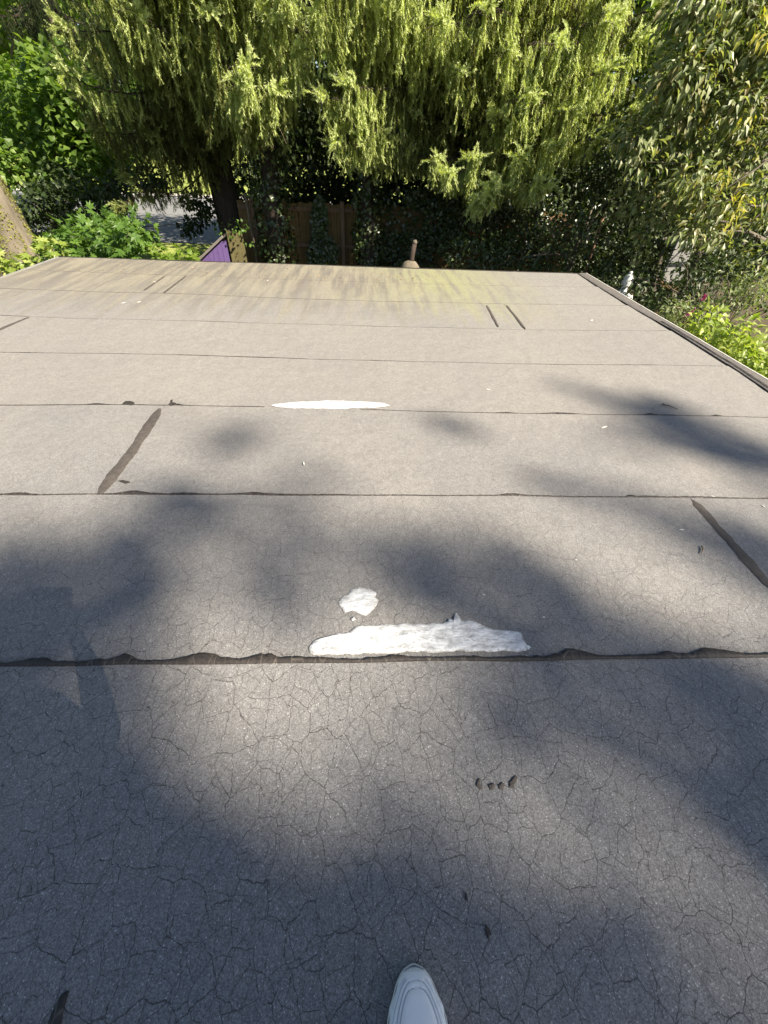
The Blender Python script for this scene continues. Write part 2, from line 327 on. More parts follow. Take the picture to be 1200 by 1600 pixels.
# ------------------------------------------------------------------ the flat roof
X0, X1, YN, YF = -4.58, 3.40, -1.9, 6.87
SEAM = {1: [(0, 1041), (100, 1040), (200, 1037), (400, 1036), (600, 1033), (800, 1031), (1000, 1028), (1200, 1026)],
        2: [(0, 774), (150, 773), (300, 774), (450, 775), (600, 776), (800, 776), (1000, 778), (1200, 781)],
        3: [(0, 634), (200, 634), (370, 636), (480, 639), (600, 642), (700, 645), (900, 649), (1100, 651), (1200, 653)],
        4: [(0, 551), (150, 553), (300, 557), (450, 561), (600, 565), (800, 570), (1000, 572), (1130, 573)],
        5: [(0, 494), (135, 499), (275, 502), (450, 507), (600, 511), (800, 516), (1040, 518)],
        6: [(0, 452), (150, 457), (300, 461), (450, 467), (600, 471.5), (750, 475), (980, 478)],
        7: [(50, 423), (170, 427), (275, 430.5), (430, 437), (600, 443), (800, 448), (925, 449)]}
SEAMXY = {}
for k, pl in SEAM.items():
    g = np.array([atz(*p)[:2] for p in pl]); SEAMXY[k] = (g[:, 0], g[:, 1])
def wob(x, s, f=1.): return noise.noise(Vector((x * f, s * 7.3, 1.7)))
def seam_y(k, x):
    if k == 0: return -.42 + .004 * x
    if k == -1: return YN
    if k == 8: return YF + 0 * x
    xs, ys = SEAMXY[k]; return float(np.interp(x, xs, ys)) + .006 * wob(x, k, 3)
def und(x, y):
    return .006 * noise.noise(Vector((x * .9, y * .9, .3))) + .0016 * noise.noise(Vector((x * 4, y * 2.5, 5)))
roof = thing('flat_roofed_building', 'low building with a wide flat roof of weathered grey mineral felt and tarred seams', 'building', (-.6, 2.5, gz(0, 2)))
a = Acc(); wz = float(gz(0, 0)); hgt = -.16 - wz
for c, s in (((-.6, YN + .1, wz + hgt / 2), (7.7, .15, hgt)), ((-.6, YF - .12, wz + hgt / 2), (7.7, .15, hgt))):
    a.add(*box(c, s)).build('wall', M['wall'], roof); a = Acc()
for x in (X0 + .18, X1 - .14):
    a.add(*box((x, (YN + YF) / 2, wz + hgt / 2), (.15, YF - YN - .38, hgt))).build('wall', M['wall'], roof); a = Acc()
Acc().add(*box(((X0 + X1) / 2, (YN + YF) / 2, -.085), (X1 - X0 - .02, YF - YN - .02, .13))).build('roof_deck', M['greywood'], roof)
def sheet(k, xa, xb, lift=0.):
    nx = max(8, int((xb - xa) * 14)); ny = 12; v = []; xs = np.linspace(xa, xb, nx)
    for j in range(ny):
        for x in xs:
            y0 = seam_y(k, x) - (.06 if k > -1 else 0); y1 = seam_y(k + 1, x); s = j / (ny - 1); y = y0 + (y1 - y0) * s
            v.append((x, y, .0015 + .0065 * s + lift + und(x, y)))
    v = np.array(v); b = v.copy(); b[:, 2] -= .0035; n = nx * ny; q = []
    i = (np.arange(ny - 1)[:, None] * nx + np.arange(nx - 1)[None]).ravel()
    q += np.stack([i, i + 1, i + nx + 1, i + nx], -1).tolist()
    q += np.stack([n + i, n + i + nx, n + i + nx + 1, n + i + 1], -1).tolist()
    per = list(range(nx)) + [r * nx + nx - 1 for r in range(1, ny)] + list(range((ny - 1) * nx + nx - 2, (ny - 1) * nx - 1, -1)) + [r * nx for r in range(ny - 2, 0, -1)]
    for p0, p1 in zip(per, per[1:] + per[:1]): q.append((2 * n + p0, 3 * n + p0, 3 * n + p1, 2 * n + p1))
    return Acc().quads(np.vstack([v, b, v, b]), q).build('roofing_sheet', M['felt'], roof, True)
LAPS = {1: 1.782, 2: -1.405, 4: -3.395, 5: 1.665, 6: -2.44}
for k in range(-1, 8):
    if k in LAPS:
        x = LAPS[k]; sheet(k, X0, x); sheet(k, x + .004, X1 - .10, .0006)
    else: sheet(k, X0, X1 - .10)

def bead(pts, w0, w1, h=.006, name='tar_seam', zoff=.0, label=None, parent=None, mk='tar'):
    """flattened irregular strip of tar: pts (x,y,z0); w0/w1 offset functions to each side of the run"""
    P = np.asarray(pts, float); n = len(P); T = unit(np.gradient(P[:, :2], axis=0)); S = np.stack([-T[:, 1], T[:, 0]], -1); v = []; q = []
    prof = ((0, 0.), (.12, .8), (.5, 1.), (.85, .75), (1, 0.))
    for i in range(n):
        for f, hh in prof:
            o = w0[i] + (w1[i] - w0[i]) * f; p = P[i, :2] + S[i] * o
            v.append((p[0], p[1], P[i, 2] + und(p[0], p[1]) + hh * h * min(1, .25 + abs(w1[i] - w0[i]) / .02) - .001))
    m = len(prof)
    for i in range(n - 1):
        for j in range(m - 1): q.append((i * m + j, (i + 1) * m + j, (i + 1) * m + j + 1, i * m + j + 1))
    o = Acc().quads(v, q).build(name, M[mk], parent or roof, True)
    if label: o['label'] = label
    return o
def fb(x, s, f): return .6 * noise.noise(Vector((x * f, s, 0))) + .3 * noise.noise(Vector((x * f * 2.7, s + 9, 0))) + .2 * noise.noise(Vector((x * f * 7, s + 19, 0)))
def seam_bead(k, xa, xb, base, amp, f, step=.007, h=.006, humps=()):
    xs = np.arange(xa, xb, step); P = [(x, seam_y(k, x) - .004, .0085) for x in xs]
    w = np.array([max(.002, base + amp * max(0, fb(x, k * 3.1, f) + .12) + sum(hh * math.exp(-((x - hx) / hw) ** 2) for hx, hw, hh in humps) + (.0035 * noise.noise(Vector((x * 45, k, 4))) + .0025 * noise.noise(Vector((x * 110, k, 6))) if k < 3 else 0)) for x in xs])
    bead(P, np.full(len(xs), -.003) - np.array([.002 * abs(fb(x, k + 50, 9)) for x in xs]), w, h)
hx = [(px, hw, hh) for px, hw, hh in ((195, .035, .022), (320, .09, .02), (410, .05, .024), (60, .05, .014), (900, .07, .020), (1120, .06, .024), (620, .05, .01), (1050, .03, .012))]
hump1 = [(atz(px, 1034)[0], hw, hh) for px, hw, hh in hx]
seam_bead(1, X0 + .05, X1 - .14, .0115, .024, 6., h=.009, humps=hump1)
hump2 = [(atz(px, 776)[0], hw, hh) for px, hw, hh in ((30, .06, .012), (205, .06, .02), (290, .08, .01), (395, .06, .014), (800, .06, .012), (985, .02, .014), (1010, .08, .008))]
seam_bead(2, X0 + .05, X1 - .14, .006, .013, 3., h=.005, humps=hump2)
hump3 = [(atz(px, 644)[0], hw, hh) for px, hw, hh in ((140, .05, .015), (270, .03, .02), (870, .12, .02), (790, .05, .012), (1010, .04, .02), (1110, .03, .02))]
for xa, xb in ((X0 + .05, -.72), (-.05, X1 - .14)): seam_bead(3, xa, xb, .005, .010, 2.6, h=.004, humps=hump3)
for k, b_, am in ((4, .004, .012), (5, .0035, .010), (6, .0035, .009), (7, .002, .004)): seam_bead(k, X0 + .05, X1 - .14, b_, am, 2.6, .02, h=.003)
def lap_bead(pix, half, k, seedv, label=None, h=.0025):
    g = [atz(*p) for p in pix]; d = np.linspace(0, 1, 60); px = np.interp(d, np.linspace(0, 1, len(g)), [p[0] for p in g]); py = np.interp(d, np.linspace(0, 1, len(g)), [p[1] for p in g])
    w = np.array([half * (1 + .45 * fb(t * 3, seedv, 2.)) * min(1, .35 + t * 9, .35 + (1 - t) * 9) for t in d]); c = np.array([half * .5 * fb(t * 2, seedv + 5, 1.5) for t in d])
    bead(np.stack([px, py, np.full(60, .0085)], -1), c - w, c + w, h, label=label, mk='tar_worn')
lap_bead([(250, 640), (205, 708), (155, 774)], .031, 2, 2.2, 'broad dark brown tar strip over a sheet end, left of the white streak')
lap_bead([(1080, 783), (1135, 842), (1210, 925)], .024, 1, 7.7, 'dark tar strip over a sheet end near the right edge')
lap_bead([(791, 478), (821, 515)], .015, 5, 12.1)
lap_bead([(760, 478), (779, 512)], .014, 5, 13.4, h=.002)
lap_bead([(-5, 518), (46, 497)], .022, 4, 15.5)
lap_bead([(291, 432), (255, 460)], .015, 6, 17.2)
lap_bead([(258, 432), (225, 455)], .012, 6, 19.2, h=.002)
def blob(outline, h, name, m, label=None, rings=5, attr=None, rough=.25, wear=None, parent=None, dense=90):
    """irregular smeared patch from an outline in roof coordinates"""
    P = np.asarray(outline, float)[:, :2]; d = np.concatenate([[0], np.cumsum(np.linalg.norm(np.roll(P, -1, 0) - P, axis=1))]); Q = np.vstack([P, P[:1]])
    s = np.linspace(0, d[-1], dense, endpoint=False); x = np.interp(s, d, Q[:, 0]); y = np.interp(s, d, Q[:, 1]); c = np.array([x.mean(), y.mean()])
    sz = min(np.ptp(x), np.ptp(y)); x = x + [max(sz * .035, .004) * noise.noise(Vector((t * 22, 3, c[0]))) + sz * .02 * noise.noise(Vector((t * 90, 5, c[1]))) for t in s]; y = y + [sz * .04 * noise.noise(Vector((t * 22, 8, c[0]))) + max(sz * .02, .004) * noise.noise(Vector((t * 90, 9, c[1]))) for t in s]
    v = []; ww = []
    for r in range(rings):
        f = 1 - r / rings; zz = (0 if r == 0 else h * (.75 + .25 * r / rings))
        for xx, yy in zip(x, y):
            # shrink towards the long axis, not a point, so long smears stay long
            ax = c[0] + (xx - c[0]) * (1 - (1 - f) * sz / max(np.ptp(x), sz) * .98); ay = c[1] + (yy - c[1]) * (1 - (1 - f) * sz / max(np.ptp(y), sz) * .98)
            v.append((ax, ay, .0085 + und(ax, ay) + zz * (1 + rough * noise.noise(Vector((ax * 40, ay * 60, 2)))) - (.002 if r == 0 else 0))); ww.append(wear(ax, ay) if wear else (0.75 if r == 0 else .3 if r == 1 else 0.))
    n = dense; q = []
    for r in range(rings - 1):
        for j in range(n): q.append((r * n + j, r * n + (j + 1) % n, (r + 1) * n + (j + 1) % n, (r + 1) * n + j))
    A_ = Acc().quads(v, q); top = (rings - 1) * n
    # close the ridge across the long axis
    o_ = [top + j for j in range(n)]; A_.add(np.array([[v[top:][j][0] for j in range(n)], [v[top:][j][1] for j in range(n)], [v[top:][j][2] for j in range(n)]]).T.mean(0)[None], [])
    cidx = len(v); A_.t.append(np.array([(o_[j], o_[(j + 1) % n], cidx) for j in range(n)])); A_.m.append(np.zeros(n, int))
    A_.a = [np.array(ww + [0.])]
    o = A_.build(name, m, parent or roof, True, 'wear')
    if label: o['label'] = label
    return o
def pxs(l): return [atz(*p) for p in l]
blob(pxs([(483, 1012), (490, 1002), (515, 995), (548, 987), (562, 979), (600, 977), (640, 976), (690, 975), (699, 972), (700, 968), (711, 969), (709, 961), (714, 959), (721, 970), (740, 972), (756, 979), (775, 986), (800, 988), (813, 990), (815, 999), (826, 1013), (820, 1019), (770, 1020), (720, 1019), (680, 1021), (640, 1020), (600, 1023), (565, 1023), (520, 1024), (490, 1026), (482, 1018)]), .005, 'white_patch', M['patch'], 'largest white sealant smear, just above the tarred seam', 7, dense=220)
blob(pxs([(529, 941), (537, 932), (545, 930), (549, 922), (562, 919), (578, 921), (588, 928), (586, 935), (593, 938), (590, 945), (586, 951), (577, 960), (572, 963), (560, 960), (548, 956), (538, 959), (533, 950)]), .003, 'white_patch', M['patch'], 'small round white sealant dab above the long smear', 5)
blob(pxs([(548, 968), (553, 965), (556, 969), (551, 972)]), .002, 'white_patch', M['patch'], 'tiny white dab under the round one', 3, dense=24)
blob(pxs([(818, 1013), (824, 1009), (828, 1013), (824, 1017)]), .002, 'white_patch', M['patch'], 'tiny white dab at the right end of the long smear', 3, dense=24)
blob(pxs([(423, 635), (440, 632), (470, 629), (500, 628), (512, 626), (530, 627), (550, 628), (575, 629), (600, 631), (610, 635), (590, 638), (560, 639), (520, 640), (480, 640), (445, 639)]), .004, 'white_patch', M['patch'], 'distant long white sealant streak on the third seam', 6, dense=140)
for outl in ([(192, 632), (196, 628), (206, 628), (211, 631), (208, 636), (198, 635)], [(262, 634), (266, 630), (267, 626), (270, 625), (269, 630), (276, 631), (277, 635), (265, 637)],
             [(743, 1222), (747, 1216), (750, 1219), (748, 1226), (753, 1233), (747, 1235), (742, 1228)], [(760, 1226), (770, 1224), (772, 1230), (768, 1236), (763, 1234)], [(776, 1228), (783, 1223), (787, 1227), (784, 1235), (778, 1234)], [(793, 1223), (804, 1212), (806, 1216), (802, 1232), (793, 1233)],
             [(86, 1572), (92, 1560), (101, 1550), (110, 1547), (109, 1556), (104, 1572), (100, 1588), (97, 1608), (74, 1612), (78, 1592)], [(757, 1444), (763, 1450), (766, 1460), (760, 1468), (756, 1456)], [(185, 752), (193, 751), (205, 755), (196, 757)], [(725, 1390), (729, 1398), (730, 1410), (725, 1408)]):
    blob(pxs(outl), .0022, 'tar_smudge', M['tar_worn' if 1200 < outl[0][1] < 1240 else 'tar'], None, 3, dense=40)
# raised right rim: felt turned up onto the rim, pale metal edge, tar line at its foot
RIMX = [(6.9, 3.300), (6.0, 3.285), (5.0, 3.300), (4.3, 3.335), (3.8, 3.32), (3.35, 3.32), (2.85, 3.285), (1.5, 3.30), (YN, 3.30)]
def rim_x(y): return float(np.interp(-y, [-r[0] for r in RIMX], [r[1] for r in RIMX]))
ys = np.linspace(YN, YF, 260); v = []; q = []
for y in ys:
    x0 = rim_x(y) + .006 * fb(y, 3, 4); zz = .004 * fb(y, 11, 3)
    for x, z in ((x0 - .012, .004), (x0 + .004, .012), (x0 + .035, .018 + zz), (3.395, .022 + zz * .6), (3.424, .022)): v.append((x, y, z + und(3.3, y)))
for i in range(len(ys) - 1):
    for j in range(4): q.append((i * 5 + j, i * 5 + j + 1, (i + 1) * 5 + j + 1, (i + 1) * 5 + j))
Acc().quads(v, q).build('rim_felt', M['rim'], roof, True)
bead([(rim_x(y) - .004, y, .010) for y in np.arange(YN, YF, .015)], *[np.array([s * (.004 + .010 * max(0, fb(y, 21 + s, 5) + .2)) for y in np.arange(YN, YF, .015)]) for s in (-1, 1)], h=.007)
yy = np.arange(YN, 4.6, .015); bead([(rim_x(y) + .03 + .012 * fb(y, 33, 2), y, .022) for y in yy], *[np.array([s * (.003 + .006 * max(0, fb(y, 41 + s, 5) + .1)) for y in yy]) for s in (-1, 1)], h=.005)
v = []; q = []
for y in ys:
    o_ = .003 * fb(y, 61, 5)
    for x, z in ((3.421, .0245), (3.430 + o_, .0255), (3.432 + o_, .018), (3.432, -.075), (3.420, -.075)): v.append((x, y, z + und(3.3, y) + .003 * fb(y, 71, 3)))
for i in range(len(ys) - 1):
    for j in range(4): q.append((i * 5 + j, i * 5 + j + 1, (i + 1) * 5 + j + 1, (i + 1) * 5 + j))
Acc().quads(v, q).build('drip_edge', M['metal'], roof, True)
Acc().add(*box(((X0 + X1) / 2, YF + .014, -.03), (X1 - X0, .012, .09))).build('drip_edge', M['tar'], roof)
Acc().add(*box((X0 - .012, (YN + YF) / 2, -.03), (.012, YF - YN, .09))).build('drip_edge', M['pale'], roof)
Acc().add(*box(((X0 + X1) / 2, YN - .02, -.07), (X1 - X0, .03, .16))).build('fascia', M['wall'], roof)

# ------------------------------------------------------------------ litter lying on the roof
def stick(pix, r, label, m='twig', group='twigs lying on the roof felt', name='fallen_twig', cat='twig'):
    g = [atz(*p) for p in pix]; P = np.array(g); n = 6; s = np.linspace(0, 1, n); k = np.linspace(0, 1, len(P))
    Q = np.stack([np.interp(s, k, P[:, i]) for i in range(3)], -1); Q += rnd(n) * r * .6; Q[:, 2] = r * .9 + .010 + np.array([und(a[0], a[1]) for a in Q])
    tag(Acc().add(*tube(Q, np.linspace(r, r * .5, n), 5)).build(name, M[m], None, True), label, cat, group)
stick([(1033, 634), (1046, 638), (1056, 642)], .006, 'dark twig lying on the felt just above the seam near the right rim')
stick([(1094, 855), (1096, 861), (1095, 868)], .004, 'short dark twig lying beside the tar strip near the right edge')
for (x, y, lx, ly, lab) in ((1063, 830, 5, 0, 'pale chip above the short dark twig near the right tar strip'), (898, 877, 3, 1, 'pale chip on the sunlit felt in the middle of the near sheets'), (848, 967, 3, 0, 'bright white chip in the shade right of the long white patch'), (755, 932, 3, 1, 'tiny pale chip in the shade above the long white patch'),
                            (943, 670, 6, -2, 'pale sliver just below the third seam'), (1111, 778, 4, 1, 'pale chip on the second seam near the right tar strip'), (1190, 794, 4, 3, 'pale chip beyond the right tar strip by the picture edge'),
                            (475, 727, 1, 4, 'pale upright sliver below the distant white streak'), (762, 611, 4, 0, 'pale sliver above the third seam right of the distant white streak'),
                            (194, 475, 4, -1, 'left of two pale slivers in the algae streaks'), (218, 474, 4, -1, 'right of two pale slivers in the algae streaks'), (418, 440, 3, 1, 'pale leaf flake in the algae by the far edge'), (242, 442, 3, 0, 'pale flake in the algae left of the short tar strip'), (924, 502, 3, -1, 'pale flake on the far right sheet')):
    c = atz(x, y); e = atz(x + lx, y + ly); r = max(.0025, np.linalg.norm(e - c) * .25); sp = max(np.linalg.norm(e - c) * .75, r)
    d = unit(e - c); s = np.array([-d[1], d[0], 0]); zz = np.array([0, 0, .0105 + und(c[0], c[1])])
    P = np.array([c - d * sp, c - s * r * .6 + d * .2 * sp, c + d * sp, c + s * r * .7]) + zz
    A_ = Acc().add(np.vstack([P, P + [0, 0, .0025]]), [(4, 5, 6), (4, 6, 7), (0, 2, 1), (0, 3, 2), (0, 1, 5), (0, 5, 4), (1, 2, 6), (1, 6, 5), (2, 3, 7), (2, 7, 6), (3, 0, 4), (3, 4, 7)])
    tag(A_.build('pale_chip', M['white_debris']), lab, 'chip', 'pale chips scattered on the roof')
acc = Acc(); n = 150; px = RNG.uniform(105, 700, n); f = (px - 93) / 817; py = 402 + 27 * f + RNG.uniform(2, 22, n) ** 1.0
P = np.array([atz(a_, b_, .012) for a_, b_ in zip(px, py)]); leaves(acc, P, rnd(n) * [1, 1, .1], np.array([0, 0, 1.]) + rnd(n) * .25, RNG.uniform(.012, .04, n), .6)
tag(acc.build('leaf_litter', M['dry_leaf']), 'scatter of tiny dry leaf bits along the far roof edge', 'leaf litter', kind='stuff')

# ------------------------------------------------------------------ fence with boards, posts and rails
FY = 13.
fence = thing('wooden_fence', 'brown stained board fence with posts, half hidden under ivy beneath the spruces', 'fence', (1.2, FY, float(gz(0, FY))))
bm_cache = []
for q_ in range(4):
    me = Acc().add(*box((0, 0, 0), (.138, .022, 1.98 + .02 * q_))).mesh('board', M['wood']); bm_cache.append(me)
x = -3.4
while x < 5.6:
    o = bpy.data.objects.new('board', bm_cache[random.randrange(4)]); COL.objects.link(o); o.parent = fence
    o.location = (x - 1.2, .05 + random.uniform(-.004, .004), 1.05 + random.uniform(-.015, .015)); o.rotation_euler = (random.uniform(-.01, .01), random.uniform(-.012, .012), random.uniform(-.03, .03)); x += .145
for px in (397, 535, 672): 
    p = at(px, 340, FY - .06); bevel(Acc().add(*box((p[0], FY - .05, -.78), (.105, .105, 2.1))).build('post', M['post'], fence))
for xx in (4.9, ): bevel(Acc().add(*box((xx, FY - .05, -.85), (.105, .105, 1.9))).build('post', M['post'], fence))
for z in (.08, -.72, -1.5): bevel(Acc().add(*box((1.1, FY + .005, z), (9.1, .038, .09))).build('rail', M['post'], fence))

# ------------------------------------------------------------------ spruces
def strand_tpl(Ls, seed, dense=.020):
    r = np.random.default_rng(seed); n = int(Ls / dense); s = np.linspace(0, 1, n); ph = r.uniform(0, 6.28); bx = .05 * Ls * np.sin(s * 3 + ph); by = .05 * Ls * np.cos(s * 2.4 + ph)
    ax = np.stack([bx - bx[0], by - by[0], -s * Ls], -1); V = []; T = []; k = 0
    pts = [(p, .052 * (1 - .15 * t)) for p, t in zip(ax, s)]
    for _ in range(int(Ls * 10)):                                       # short side twigs
        t0 = r.uniform(.1, .93); b0 = ax[int(t0 * (n - 1))]; an = r.uniform(0, 6.28); le = r.uniform(.06, .16)
        for j in range(5): pts.append((b0 + np.array([math.cos(an) * .6, math.sin(an) * .6, -.8]) * le * (j + 1) / 5, .042))
    for p, ln in pts:
        a0 = r.uniform(0, 6.28)
        for j in range(3):
            an = a0 + j * 2.09 + r.uniform(-.4, .4); d = np.array([math.cos(an), math.sin(an), r.uniform(-1.3, -.5)]); d /= np.linalg.norm(d)
            w = np.array([-math.sin(an), math.cos(an), r.uniform(-.4, .4)]) * .0085; le = ln * r.uniform(.8, 1.25)
            V += [p - w, p + w, p + d * le]; T.append((k, k + 1, k + 2)); k += 3
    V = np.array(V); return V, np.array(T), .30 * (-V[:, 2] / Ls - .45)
STR = [[strand_tpl(l, 100 * i + j) for j in range(3)] for i, l in enumerate((.14, .3, .5, .75, 1.05))]; SLEN = np.array((.14, .3, .5, .75, 1.05))
def put_strands(acc, P, Ln, tint, tilt=.12, axis=None):
    """hang (or, with axis, point) a strand at every P"""
    k = np.clip(np.searchsorted((SLEN[1:] + SLEN[:-1]) / 2, Ln), 0, 4); var = RNG.integers(0, 3, len(P))
    for i in range(5):
        for j in range(3):
            ix = np.where((k == i) & (var == j))[0]
            if not len(ix): continue
            V, T, G = STR[i][j]; n = len(ix); sc = Ln[ix] / SLEN[i]; an = RNG.uniform(0, 6.28, n); ca, sa = np.cos(an), np.sin(an)
            Z = -unit(np.array([0, 0, -1.]) + rnd(n) * tilt * np.array([1, 1, 0])) if axis is None else -unit(axis[ix])
            ref = np.where(np.abs(Z[:, 0:1]) < .8, np.array([[1., 0, 0]]), np.array([[0, 1., 0]])); Xa = unit(np.cross(ref, Z)); Ya = np.cross(Z, Xa)
            X2 = Xa * ca[:, None] + Ya * sa[:, None]; Y2 = -Xa * sa[:, None] + Ya * ca[:, None]; w = np.sqrt(sc)
            v = P[ix][:, None] + X2[:, None] * (V[None, :, 0:1] * w[:, None, None]) + Y2[:, None] * (V[None, :, 1:2] * w[:, None, None]) + Z[:, None] * (V[None, :, 2:3] * sc[:, None, None])
            t = (T[None] + (np.arange(n) * len(V))[:, None, None]).reshape(-1, 3); acc.add(v.reshape(-1, 3), t, 1, np.clip(tint[ix][:, None] + G[None], .02, .98).ravel())
def bough(root, a, b, droop, spread, hang, dens=1., tint=.62, parent=None, upturn=.18, seedtip=True, bare=.2):
    """spruce limb from a to its tip b: sagging, side twigs in a flat fan, strands hanging from all of them"""
    tint += random.gauss(0, .09); hang *= random.uniform(.75, 1.2); acc = Acc(); n = 22; s = np.linspace(0, 1, n); a = np.asarray(a, float); b = np.asarray(b, float); Lb = np.linalg.norm(b - a)
    P = a + (b - a) * s[:, None]; P[:, 2] += -droop * np.sin(s * math.pi) + upturn * (np.clip(s - .8, 0, 1) / .2) ** 2 * .5 - upturn * .5 * s
    P += np.cumsum(rnd(n) * .012, 0) * np.minimum(s, 1 - s)[:, None] * 2
    acc.add(*tube(P, .005 + .034 * (1 - s) ** 1.2 * min(1, Lb / 3.5), 6), 0)
    dirv = unit((b - a) * np.array([1, 1, 0])); side = np.array([-dirv[1], dirv[0], 0]); HP = []; HL = []; HT = []
    m = int(Lb / .17); 
    for i in range(m):
        t = bare + (1 - bare) * (i + random.random()) / m; c = np.array([np.interp(t, s, P[:, q]) for q in range(3)]); sg = 1 if i % 2 else -1
        ln = spread * (1.05 - .75 * t ** 2.5) * random.uniform(.55, 1.15); e = c + (side * sg * random.uniform(.75, 1) + dirv * random.uniform(.3, .8)) * ln + np.array([0, 0, -.22 * ln + random.uniform(-.05, .05)])
        Q = curve(c, e, .03, 5, .012); acc.add(*tube(Q, np.linspace(.007, .003, 5), 4, False), 0)
        k = max(3, int(ln / .125 * dens)); u = np.linspace(.12, 1, k)
        for uu in u:
            p = np.array([np.interp(uu, np.linspace(0, 1, 5), Q[:, q]) for q in range(3)]); HP.append(p + rnd(1)[0] * .015)
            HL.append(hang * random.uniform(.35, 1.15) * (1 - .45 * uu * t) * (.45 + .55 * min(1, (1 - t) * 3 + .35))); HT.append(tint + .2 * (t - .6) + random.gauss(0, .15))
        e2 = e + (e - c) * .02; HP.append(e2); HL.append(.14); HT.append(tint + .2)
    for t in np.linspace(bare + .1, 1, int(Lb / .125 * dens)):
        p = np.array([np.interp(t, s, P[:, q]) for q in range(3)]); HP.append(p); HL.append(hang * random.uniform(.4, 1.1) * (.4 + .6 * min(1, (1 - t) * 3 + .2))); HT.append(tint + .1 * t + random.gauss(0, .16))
    put_strands(acc, np.array(HP), np.array(HL), np.clip(np.array(HT), .02, .98))
    if seedtip:                                                       # upturned fingers at the tip
        k = 14; ax = np.array([dirv * random.uniform(.3, 1) + side * random.uniform(-.9, .9) + np.array([0, 0, random.uniform(-.35, .5)]) for _ in range(k)])
        put_strands(acc, np.repeat(P[-1:], k, 0) - dirv * RNG.uniform(0, .25, k)[:, None], RNG.uniform(.14, .34, k), np.clip(RNG.normal(tint + .25, .06, k), 0, .98), axis=ax)
    for _ in range(int(Lb * 3)):                                      # bare dry twigs
        t = random.uniform(.1, .9); c = np.array([np.interp(t, s, P[:, q]) for q in range(3)]); e = c + rnd(1)[0] * .16 + np.array([0, 0, -random.uniform(.15, .5)])
        acc.add(*tube(curve(c, e, .05, 5, .02), np.linspace(.005, .002, 5), 4, False), 2)
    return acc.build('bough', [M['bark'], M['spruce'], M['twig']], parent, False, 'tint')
def spruce(name, label, base, height, r0):
    root = thing(name, label, 'spruce tree', tuple(base), 'spruces overhanging the fence'); base = np.asarray(base, float); P = curve(base, base + [.1, .05, height], 0, 16, .03)
    Acc().add(*tube(P, r0 * (1 - np.linspace(0, 1, 16)) ** .8 + .03, 12)).build('trunk', M['bark'], root, True)
    for _ in range(20):
        z = random.uniform(.6, height * .6); an = random.uniform(0, 6.28); c = base + [0, 0, z]; d = np.array([math.cos(an), math.sin(an), random.uniform(-.5, 0)])
        Acc().add(*tube(curve(c + d * .1, c + d * random.uniform(.5, 1.5), .1, 6, .03), np.linspace(.02, .005, 6), 5)).build('dead_branch', M['bark'], root)
    return root
TA = at(350, 300, 13.6); TA[2] = float(gz(0, 13)); TB = np.array([3.1, 14.2, float(gz(0, 13))])
sa = spruce('spruce_tree', 'tall weeping spruce left of centre, its trunk showing beside the purple shed wall', TA, 15, .36)
sb = spruce('spruce_tree', 'wide weeping spruce right of centre whose boughs hang over the ivy-clad fence', TB, 17, .42)
def tipbough(root, T, px, py, Y, rise, droop, spread, hang, tint=.62, dens=1., bare=.2, up=.18):
    b = at(px, py, Y); a = np.array([T[0], T[1], b[2] + rise]); return bough(root, a, b, droop, spread, hang, dens, tint, root, up, bare=bare)
# boughs that can be told apart in the photograph: tip (px, py), distance
for args in ((95, 40, 10.8, .55, .1, .8, .85, .66), (100, 112, 11.0, .35, .28, .55, .4, .62), (190, 5, 11.4, .8, .1, .9, .9, .6), (250, 60, 11.2, .5, .2, .8, .9, .5), (215, 20, 10.6, .6, .15, .9, 1.0, .68),
             (330, 20, 10.4, .7, .1, .9, 1.1, .68), (300, 60, 10.9, .4, .2, .7, 1.0, .6), (390, 100, 10.2, .6, .1, .55, 1.0, .74), (430, 140, 10.3, .5, .1, .4, .75, .72), (375, 130, 10.2, .5, .1, .35, .8, .74),
             (270, 150, 12.0, .3, .2, .9, .9, .3), (240, 215, 12.2, .3, .3, .7, .9, .34), (300, 200, 12.4, .2, .1, .7, 1.0, .38), (460, 40, 11.6, .8, .1, .9, 1.0, .45), (200, 280, 12.3, .5, .4, .4, .35, .36), (410, 10, 10.6, .8, .1, .8, .9, .66)):
    tipbough(sa, TA, *args)
